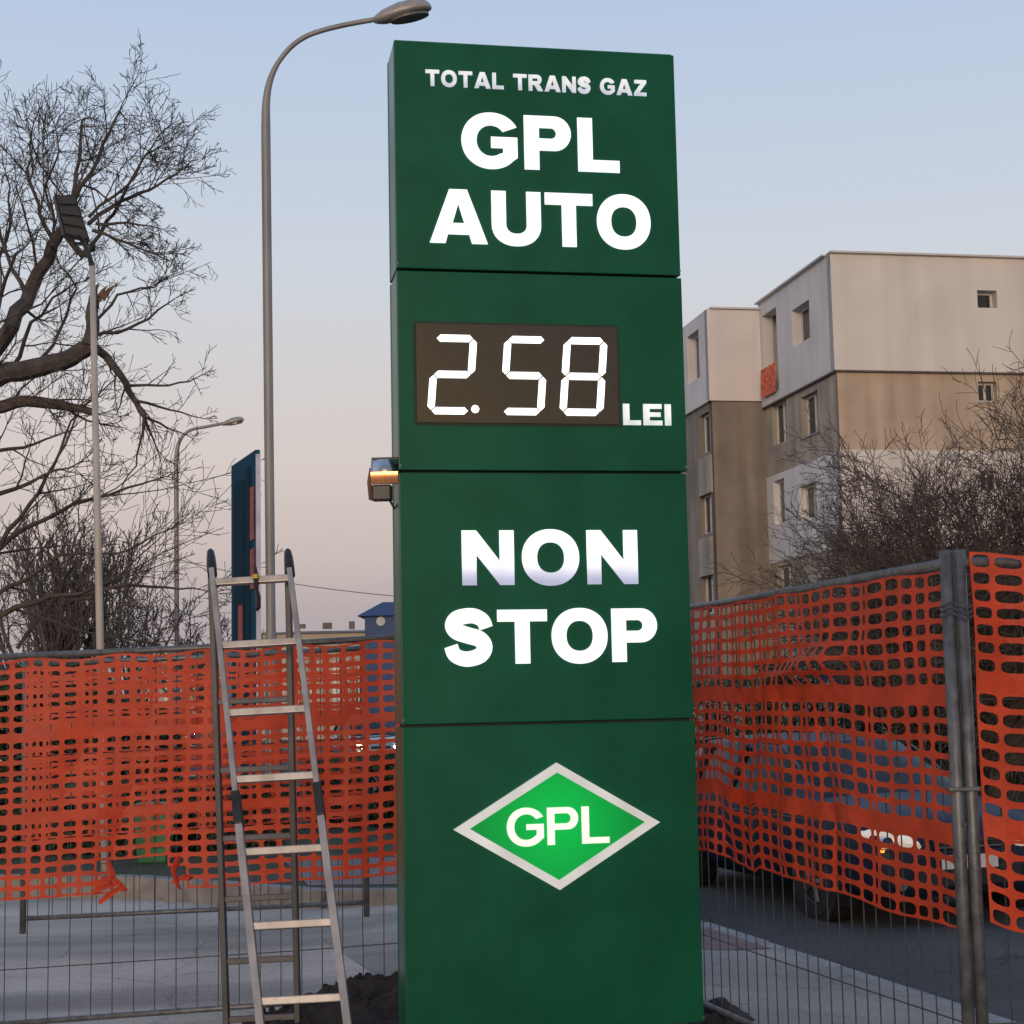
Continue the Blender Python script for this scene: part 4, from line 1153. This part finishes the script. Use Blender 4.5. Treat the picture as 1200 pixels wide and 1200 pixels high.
# torn strands curling at the gap
def torn():
    mb = MB()
    for px, py, pts in ((118, 1030, [(0, 0), (12, -2), (24, 8), (30, 14)]), (108, 1045, [(0, 0), (16, -6), (34, -10)]), (128, 1050, [(-12, 8), (4, -4), (14, -10), (16, -6)]), (205, 1018, [(4, -14), (-2, 2), (2, 16), (6, 24)]), (206, 1030, [(-4, 4), (8, -2), (16, 0)]), (126, 1010, [(0, 0), (6, 14), (2, 24)])):
        c3 = []
        for k, (dx, dy) in enumerate(pts):
            q = at(px + dx, py + dy, 8.0); uu = Vector((LB[0] - LA[0], LB[1] - LA[1], 0)).normalized(); oo = Vector((LA[0], LA[1], 0)) + Vector((uu.y, -uu.x, 0)) * (.05 + .02 * k)
            a, z = on_plane(px + dx, py + dy, oo, uu); p = oo + uu * a; c3.append(Vector((p.x, p.y, z)))
        mb.tube(c3, [.016, .019, .015, .012][:len(c3)], 6, flat=.25)
    o = mb.build('torn_strands', 'net', None)
    o.parent = netL; o['kind'] = 'stuff'
torn()
# second fence farther back with its own net
A2_, B2_ = (at(29, 900, 11.4).x, 11.4), (at(428, 900, 11.75).x, 11.75)
f2 = fence('site_fence', 'farther mesh fence panel standing behind the left fence', A2_, B2_, .08, .10, 1.83, 1.90, 24, (.2, .5), r=.022, feet=False)
netB, _ = orange_net('safety_net', 'second orange net on the farther fence, doubling the left net', A2_, B2_, lambda t: lz(t, 1.80, 1.86), lambda t: lz(t, .62, .70), seed=9, wav=.03)
# right panel running towards the viewer
RA, RB = (.57, 9.03), (1.514, 5.66)
rl = lambda t: lz(t, .065, .10); rh = lambda t: lz(t, 1.965, 2.0)
fence('site_fence', 'mesh fence panel between the green sign and the double posts on the right', RA, RB, .065, .10, 1.965, 2.0, 34, (.175, .5, .75), r=.022, feet=False)
t8 = xt(822, RA, RB)
def rbot(t):
    if t < .55: return .80 + .02 * sin(t * 20)
    return .80 - (t - .55) / .45 * .06
netR, PR = orange_net('safety_net', 'orange net on the fence between the sign and the double posts, before the car', RA, (1.508, 5.672), lambda t: rh(t) - .02, rbot, seed=5, sag=.008, wav=.036, mt0=.095, mv0=.145, hug=.85, fold=.9, warp=1.0, band=.05,
                      twist=lambda t, v: .05 * math.exp(-((t - .72) / .1) ** 2 - ((v - .27 + (t - .72) * .4) / .05) ** 2))
# next panel, out to the right
SA, SB = (1.560, 5.655), (5.0, 5.9)
fence('site_fence', 'mesh fence panel right of the double posts, cut by the picture edge', SA, SB, .10, .10, 2.0, 2.0, 33, (.175, .5, .75), r=.0215, feet=False)
netS, PS = orange_net('safety_net', 'orange net right of the double posts at the picture edge', (1.583, 5.655), SB, lambda t: 2.035 - .0 * t, lambda t: .78 - .07 * sin(t * 9), seed=12, mt0=.10, mv0=.15, fold=.9, wav=.045, band=.05, bottomwave=.08, cw=.078, warp=1.2)
# clamps and ties holding the two posts together
cl = MB()
for z in (1.22,):
    cl.box((1.538, 5.655, z), (.115, .055, .014))
cl2 = cl.build('fence_clamp', 'steel', None, bevel=.006)
tag(cl2, 'thin steel clamp joining the two fence posts on the right', 'fence clamp')
tw = MB()
for k in range(3):
    z = 1.81 + .018 * k
    tw.tube([(1.478, 5.62, z), (1.508, 5.60, z + .015), (1.558, 5.60, z - .01), (1.598, 5.62, z + .01), (1.578, 5.69, z), (1.508, 5.70, z), (1.478, 5.62, z + .01)], .004, 5)
tag(tw.build('tie_wire', 'wire', None), 'twisted tie wire wound round the double fence posts near the top', 'wire')

# ---------------------------------------------------------------- lettering: heavy grotesque capitals drawn as outlines
def arc(cx, cy, rx, ry, a0, a1, n=16, e=1.0):
    out = []
    for k in range(n + 1):
        a = radians(a0 + (a1 - a0) * k / n); c, s_ = cos(a), sin(a)
        out.append((cx + rx * math.copysign(abs(c) ** e, c), cy + ry * math.copysign(abs(s_) ** e, s_)))
    return out
def stroke(pts, th, n=5):
    P = []
    ext = [pts[0]] + pts + [pts[-1]]
    for i in range(1, len(ext) - 2):
        p0_, p1_, p2_, p3_ = [Vector(q) for q in ext[i - 1:i + 3]]
        for k in range(n):
            t = k / n
            P.append(.5 * ((2 * p1_) + (-p0_ + p2_) * t + (2 * p0_ - 5 * p1_ + 4 * p2_ - p3_) * t * t + (-p0_ + 3 * p1_ - 3 * p2_ + p3_) * t ** 3))
    P.append(Vector(pts[-1]))
    Lf, Rt = [], []
    for i, p in enumerate(P):
        d = (P[min(i + 1, len(P) - 1)] - P[max(i - 1, 0)]).normalized(); nn = Vector((-d.y, d.x))
        w = th(i / (len(P) - 1))
        Lf.append(tuple(p + nn * w)); Rt.append(tuple(p - nn * w))
    return Lf + Rt[::-1]
def glyph(ch, t=.285, h=.22):
    k = t / .285
    if ch == 'T': w = .96; return w, [[(0, 1), (w, 1), (w, 1 - h), (w / 2 + t / 2, 1 - h), (w / 2 + t / 2, 0), (w / 2 - t / 2, 0), (w / 2 - t / 2, 1 - h), (0, 1 - h)]]
    if ch == 'L': w = .80; return w, [[(0, 0), (w, 0), (w, h), (t, h), (t, 1), (0, 1)]]
    if ch == 'E': w = .86; return w, [[(0, 0), (w, 0), (w, h), (t, h), (t, .40), (w - .07, .40), (w - .07, .61), (t, .61), (t, 1 - h), (w - .02, 1 - h), (w - .02, 1), (0, 1)]]
    if ch == 'I': return t, [[(0, 0), (t, 0), (t, 1), (0, 1)]]
    if ch == 'N': w = .98; a = t * .95; return w, [[(0, 0), (a, 0), (a, .56), (w - a, 0), (w, 0), (w, 1), (w - a, 1), (w - a, .44), (a, 1), (0, 1)]]
    if ch == 'Z': w = .90; return w, [[(0, 0), (w, 0), (w, h), (.40, h), (w, 1 - h * .92), (w, 1), (.04, 1), (.04, 1 - h), (.50, 1 - h), (0, h * .92)]]
    if ch == 'A':
        w = 1.14
        return w, [[(0, 0), (.31, 0), (.36, .165), (w - .36, .165), (w - .31, 0), (w, 0), (w / 2 + .175, 1), (w / 2 - .175, 1)], [(w / 2, .735), (w / 2 - .115, .375), (w / 2 + .115, .375)]]
    if ch == 'U':
        w = .98
        return w, [[(0, 1)] + arc(w / 2, .38, w / 2, .40, 180, 360, 24, .92) + [(w, 1), (w - t, 1)] + arc(w / 2, .38, w / 2 - t, .17, 360, 180, 16, .9) + [(t, 1)]]
    if ch == 'O':
        w = 1.09; return w, [arc(w / 2, .5, w / 2, .52, 0, 354, 59, .94), arc(w / 2, .5, w / 2 - t, .52 - h - .02, 0, 350, 35, .9)]
    if ch == 'P':
        w = .90; yb = .36 if k > .9 else .40; r = (1 - yb) / 2; g = (1 - 2 * h - yb) / 2 + .005; hb = yb + h
        rin = (1 - h - hb) / 2
        return w, [[(0, 0), (t, 0), (t, yb)] + arc(w - r, yb + r, r, r, -90, 90, 20) + [(0, 1)], [(t, hb)] + arc(w - t - rin, hb + rin, rin, rin, -90, 90, 12) + [(t, 1 - h)]]
    if ch == 'R':
        w = 1.0; yb = .39; r = (1 - yb) / 2; hb = yb + h; rin = (1 - h - hb) / 2; bw = .93
        return w, [[(0, 0), (t, 0), (t, yb), (.36, yb), (.43, .34), (.66, 0), (1.02, 0), (.80, .34), (.70, .425)] + arc(bw - r, yb + r, r, r, -50, 90, 16) + [(0, 1)], [(t, hb)] + arc(bw - t - rin, hb + rin, rin, rin, -90, 90, 10) + [(t, 1 - h)]]
    if ch == 'S':
        w = .93
        pts = [(.80, .665), (.745, .80), (.60, .885), (.44, .895), (.24, .845), (.165, .725), (.24, .61), (.45, .535), (.67, .465), (.765, .325), (.69, .175), (.49, .105), (.33, .115), (.185, .19), (.125, .345)]
        return w, [stroke(pts, lambda s_: .128 + .022 * sin(pi * s_))]
    if ch == 'G':
        cx = .56; ro, ri = (.56, .52), (.56 - t, .52 - h - .015)
        br = 1.06
        o_ = arc(cx, .5, *ro, 30, 318, 44, .96)
        return br, [o_ + [(br, .20), (br, .575), (cx, .575), (cx, .575 - h * .93), (br - t * .95, .575 - h * .93), (br - t * .95, .285)] + arc(cx, .5, *ri, 302, 36, 34, .96)]
    raise KeyError(ch)
def outline_mesh(name, polys, depth):
    """filled outline with holes -> solid; drawn in x,y, returned with y up as z and front face towards -y"""
    cu = bpy.data.curves.new(name, 'CURVE'); cu.dimensions = '2D'; cu.fill_mode = 'BOTH'; cu.extrude = depth / 2
    for pl in polys:
        sp_ = cu.splines.new('POLY'); sp_.points.add(len(pl) - 1); sp_.use_cyclic_u = True
        for q, (x, y) in zip(sp_.points, pl): q.co = (x, y, 0, 1)
    ob = bpy.data.objects.new(name, cu); COL.objects.link(ob)
    dg = bpy.context.evaluated_depsgraph_get(); dg.update()
    me = bpy.data.meshes.new_from_object(ob.evaluated_get(dg))
    bpy.data.objects.remove(ob); bpy.data.curves.remove(cu)
    for v in me.vertices:
        x, y, z = v.co; v.co = (x, -z, y)
    me.name = name
    return me
def word(parent, text, x0, x1, zb, zt, m, sp=.055, t=.285, h=.22, y=0, depth=.012, space=.42):
    gl = []; X = 0
    for ch in text:
        if ch == ' ': X += space; continue
        w, polys = glyph(ch, t, h); gl.append((X, ch, polys)); X += w + sp
    X -= sp
    sx = (x1 - x0) / X; sz = zt - zb
    for gx, ch, polys in gl:
        if ch in 'TAPL' : pass
        me = outline_mesh('letter', [[(px * sx, py * sz) for px, py in pl] for pl in polys], depth)
        me.materials.append(M[m])
        o = bpy.data.objects.new('letter', me); COL.objects.link(o)
        o.parent = parent; o.location = (x0 + gx * sx, y, zb)

# ---------------------------------------------------------------- the price sign
SGN = thing('price_sign', (.151, 7.113, .139), 'tall dark green GPL price sign with lit white lettering, standing in the middle', 'sign', rz=.184)
W = 1.30; HS = 4.351
seams = [0, 1.303, 2.404, 3.304, HS]
MB().box((0, .15, HS / 2 - .003), (W - .036, .22, HS - .03)).build('cabinet', 'seam', SGN, local=True)
for k in range(4):
    z0, z1 = seams[k] + (.006 if k else 0), seams[k + 1] - (.006 if k < 3 else 0)
    dw = (0.0, -.004, .003, 0)[k]
    panel = MB().box((dw / 2, .0175, (z0 + z1) / 2), (W + dw, .035, z1 - z0)).build('front_panel', 'green', SGN, local=True, bevel=.004)
    MB().box((0, .265, (z0 + z1) / 2), (W, .03, z1 - z0)).build('back_panel', 'green', SGN, local=True, bevel=.004)
    for s_ in (-1, 1):
        MB().box((s_ * (W / 2 - .012), .1425, (z0 + z1) / 2), (.02, .205, z1 - z0 - .004)).build('side_panel', 'green_side', SGN, local=True, bevel=.003)
        MB().lathe((s_ * (W / 2 - .004) , .02, z0 + .02), [(.001, -.02), (.006, -.0205), (.006, 0)], 8, 'Y').build('screw', 'steel', SGN, local=True)
MB().box((0, .1475, HS + .004), (W - .01, .255, .016)).build('top_cap', 'green_side', SGN, local=True, bevel=.003)
MB().box((0, .15, -.075), (W - .12, .2, .16)).build('plinth', 'plinth', SGN, local=True)
word(SGN, 'TOTAL TRANS GAZ', -.509, .513, 4.147, 4.222, 'lit_top', sp=.13, t=.265, h=.21, y=-.0025, depth=.008, space=.55)
word(SGN, 'GPL', -.351, .376, 3.779, 4.030, 'lit', sp=.13, y=-.0025, depth=.008)
word(SGN, 'AUTO', -.501, .514, 3.427, 3.674, 'lit', sp=.085, y=-.0025, depth=.008)
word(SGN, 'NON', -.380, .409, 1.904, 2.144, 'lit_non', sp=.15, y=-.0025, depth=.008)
word(SGN, 'STOP', -.463, .489, 1.561, 1.796, 'lit', sp=.085, y=-.0025, depth=.008)
word(SGN, 'LEI', .361, .583, 2.617, 2.713, 'lit_lei', sp=.12, y=-.0025, depth=.008)
# LED price display
disp = MB().box((-.114, -.003, 2.8395), (.908, .012, .440)).build('price_display', 'display', SGN, local=True)
MB().box((-.114, .001, 2.8395), (.93, .008, .462)).build('display_bezel', 'seam', SGN, local=True)
SLANT = .085
def seg_bar(parent, a, b, th=.031, gp=.004):
    a, b = Vector(a), Vector(b); d = (b - a).normalized(); n = Vector((-d.y, d.x)); a = a + d * gp; b = b - d * gp
    pl = [a, a + d * th * .5 + n * th * .5, b - d * th * .5 + n * th * .5, b, b - d * th * .5 - n * th * .5, a + d * th * .5 - n * th * .5]
    pl = [(q.x + SLANT * q.y, q.y) for q in pl]
    me = outline_mesh('segment', [pl], .006); me.materials.append(M['seg'])
    o = bpy.data.objects.new('segment', me); COL.objects.link(o); o.parent = parent
    o.location = (-.114 * 0, -.0105, 0)
    return o
def digit(parent, x, z, w, hh, on):
    A_, B_, C_, D_, E_, F_ = (0, hh), (w, hh), (w, hh / 2), (w, 0), (0, 0), (0, hh / 2)
    segs = dict(a=(A_, B_), b=(B_, C_), c=(C_, D_), d=(E_, D_), e=(F_, E_), f=(A_, F_), g=(F_, C_))
    for s_ in on:
        o = seg_bar(parent, *segs[s_]); o.location = (x, -.0105, z)
DZ, DH, DW = 2.671, .324, .168
digit(SGN, -.508, DZ, DW, DH, 'abged')
digit(SGN, -.186, DZ, DW, DH, 'afgcd')
digit(SGN, .084, DZ, DW, DH, 'abcdefg')
me = outline_mesh('decimal_point', [[(.018 * cos(a), .018 * sin(a)) for a in [2 * pi * k / 8 for k in range(8)]]], .006); me.materials.append(M['seg'])
o = bpy.data.objects.new('decimal_point', me); COL.objects.link(o); o.parent = SGN; o.location = (-.311, -.0105, 2.680)
# lit diamond emblem
DI = [(-.437, .860), (.018, 1.131), (.472, .862), (.019, .590)]
DJ = [(-.368, .8625), (.019, 1.090), (.408, .8635), (.0185, .631)]
def put(name, polys, depth, y, m, parent=SGN):
    me = outline_mesh(name, polys, depth); me.materials.append(M[m]); o = bpy.data.objects.new(name, me); COL.objects.link(o); o.parent = parent; o.location = (0, y, 0); return o
mg = mat('lit_green', (.0, .12, .025), .35, var=.05, spec=.25, emit=(0, .5, .07), estr=1)
n_, l_ = mg.node_tree.nodes, mg.node_tree.links
tcg = n_.new('ShaderNodeTexCoord'); vd = n_.new('ShaderNodeVectorMath'); vd.operation = 'DISTANCE'; vd.inputs[1].default_value = (.018, 0, .88)
l_.new(tcg.outputs['Object'], vd.inputs[0])
mrg = n_.new('ShaderNodeMapRange'); mrg.inputs['From Max'].default_value = .34; mrg.inputs['To Min'].default_value = .95; mrg.inputs['To Max'].default_value = .42
l_.new(vd.outputs['Value'], mrg.inputs['Value']); l_.new(mrg.outputs[0], n_['Principled BSDF'].inputs['Emission Strength'])
M['lit_green'] = mg
fr = put('emblem_frame', [DI, DJ], .022, -.010, 'lit_frame')
put('emblem_face', [[(x * .99 + .0002, z) for x, z in DJ]], .010, -.004, 'lit_green')
word(SGN, 'GPL', -.206, .246, .781, .940, 'lit_gpl', sp=.10, t=.215, h=.165, y=-.0105, depth=.006)

# small floodlight bracketed to the left edge of the sign
def small_flood():
    root = thing('small_floodlight', SGN.matrix_basis @ Vector((-.66, .06, 2.34)), 'small floodlight with reflective glass bracketed to the left edge of the sign', 'floodlight', rz=.184 - .25)
    B = Matrix.Rotation(radians(-8), 3, 'X')
    gl = MB(); ng = 14                              # bulged glass front
    for k in range(ng + 1):
        a_ = radians(-14 + 62 * k / ng); z_ = .017 + .118 * k / ng; y_ = -.012 - .022 * sin(pi * (k + .5) / (ng + 1)) + .020 * k / ng
        gl.v += [Vector((-.105, y_, z_)), Vector((.015, y_, z_))]
    gl.v += [Vector((x, .004, z)) for z in (.017, .135) for x in (-.105, .015)]
    m_ = 2 * (ng + 1)
    for k in range(ng): gl.f.append([2 * k, 2 * k + 1, 2 * k + 3, 2 * k + 2])
    gl.f += [[0, 1, m_ + 1, m_], [2 * ng, 2 * ng + 1, m_ + 3, m_ + 2], [m_] + [2 * k for k in range(ng + 1)] + [m_ + 2], [m_ + 1] + [2 * k + 1 for k in range(ng + 1)] + [m_ + 3]]
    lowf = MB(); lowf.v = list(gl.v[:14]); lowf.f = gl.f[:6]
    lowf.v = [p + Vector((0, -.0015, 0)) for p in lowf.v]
    g_ = gl.build('glass_front', 'glassfront', root, local=True)
    for k in range(ng): g_.data.polygons[k].use_smooth = True
    lowf.build('sunset_reflection', 'sunset_orange', root, local=True, smooth=True)  # orange sunset reflection put on the lower front as a coloured strip
    bd = MB(); bd.prism([Vector(q) for q in ((-.107, 0, .015), (.017, 0, .015), (.017, 0, .137), (-.107, 0, .137))], (0, .09, 0))
    for k in (4, 5, 6, 7): bd.v[k] = Vector((-.045 + (bd.v[k].x + .045) * .6, bd.v[k].y, .075 + (bd.v[k].z - .075) * .6))
    bd.build('housing', 'black', root, local=True, bevel=.006)
    MB().box((-.06, .01, -.022), (.085, .06, .07)).build('junction_box', 'black', root, local=True, bevel=.008)
    MB().tube([(-.107, .02, .09), (-.118, .02, .03), (-.112, .02, -.045), (-.085, .02, -.05)], .010, 8).build('yoke', 'brokenwood', root, local=True)
    MB().tube([(-.03, .02, -.05), (-.01, .03, -.09), (.01, .05, -.06), (.03, .06, .0)], .006, 6).build('power_lead', 'black', root, local=True)
    MB().box((.012, .05, .06), (.05, .03, .03)).build('bracket', 'steel', root, local=True)
small_flood()

# ---------------------------------------------------------------- step ladder
def ladder():
    tl, tr = at(247, 655, 7.42), at(337, 648, 7.42)
    bl, br = at(317, 1303, 6.25), at(421, 1303, 6.25)
    bl.z = br.z = .02
    rl_, rr_ = at(266, 1215, 7.62), at(349.5, 1212, 7.62)       # rear feet
    rl_.z = rr_.z = .05
    tl2, tr2 = at(247, 652, 7.46), at(337, 646, 7.46)
    root = thing('step_ladder', ((bl + br) / 2), 'tall aluminium folding ladder standing left of the green sign', 'ladder')
    # pixel rows of the front rungs -> where they sit along the stiles
    def stile(a, b, m, nm, w=.03, dpt=.062):
        d = (b - a).normalized(); x = (br - bl).normalized(); x = (x - d * x.dot(d)).normalized(); y = d.cross(x)
        B = Matrix((x, y, d)).transposed()
        return MB().box((a + b) / 2, (w, dpt, (b - a).length), B).build(nm, m, root, bevel=.004)
    def along(a, b, py):                                          # parameter on a..b that projects to row py
        lo, hi = 0.0, 1.0
        for _ in range(40):
            mid = (lo + hi) / 2; p = a.lerp(b, mid) - EYE; y = 600 - FPX * p.dot(_U) / p.dot(_F)
            if y < py: lo = mid
            else: hi = mid
        return lo
    # upper section slides inside the lower: two lengths with a joint
    for top, bot, yj in ((tl, bl, 968), (tr, br, 958)):
        tj = along(top, bot, yj); tj2 = along(top, bot, yj - 38); t0 = along(top, bot, 668)
        j = top.lerp(bot, tj); j2 = top.lerp(bot, tj2)
        stile(top.lerp(bot, t0), j2, 'alu', 'upper_stile', .024, .05)
        stile(j, bot, 'alu', 'lower_stile', .031, .062)
        hg = stile(j2, j, 'black', 'hinge_joint', .036, .07)
        d = (bot - top).normalized()
        # dark plastic hinge cap at the top, rounded
        cap = MB(); q = top.lerp(bot, t0)
        cap.tube([q + d * .035, q - d * .02, q - d * .065 + Vector((0, .01, .0)), q - d * .10 + Vector((0, .012, .004)), q - d * .115 + Vector((0, .012, .002))], [.021, .023, .021, .016, .006], 10)
        cap.build('top_cap', 'black', root, smooth=True)
    ys_l = [683, 757, 836, 914, 999, 1086, 1174, 1262]
    for k, y in enumerate(ys_l):
        a = tl.lerp(bl, along(tl, bl, y)); b = tr.lerp(br, along(tr, br, y - 5.5))
        x = (b - a).normalized(); up = Vector((0, .25, 1)); up = (up - x * up.dot(x)).normalized(); yv = up.cross(x)
        MB().box((a + b) / 2, ((b - a).length, .034, .031), Matrix((x, yv, up)).transposed()).build('rung', 'alu', root, bevel=.004)
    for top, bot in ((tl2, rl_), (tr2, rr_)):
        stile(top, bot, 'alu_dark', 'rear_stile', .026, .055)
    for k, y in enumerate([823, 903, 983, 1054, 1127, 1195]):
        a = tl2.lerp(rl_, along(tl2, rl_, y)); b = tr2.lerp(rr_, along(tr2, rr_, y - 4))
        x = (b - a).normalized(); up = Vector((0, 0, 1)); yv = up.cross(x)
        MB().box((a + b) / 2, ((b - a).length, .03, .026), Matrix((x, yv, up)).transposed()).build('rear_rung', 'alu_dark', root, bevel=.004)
    # hanging strap with a yellow buckle on the top rung
    s0 = at(300, 676, 7.34); s1 = at(302, 714, 7.34)
    r2 = thing('hanging_tool', s0, 'black tool with yellow band hanging from the top ladder rung', 'tool')
    MB().tube([at(299, 664, 7.34), s0, at(300.5, 690, 7.34)], [.006, .013, .011], 8).build('handle', 'black', r2)
    MB().tube([at(299.5, 673, 7.335), at(299.8, 678, 7.335)], .0155, 10).build('band', 'yellow', r2)
    MB().tube([at(300.5, 690, 7.34), at(302.5, 700, 7.34), at(302.5, 712, 7.34), at(301, 716, 7.34)], [.010, .015, .015, .006], 8, flat=.6).build('blade_sheath', 'black', r2)
ladder()
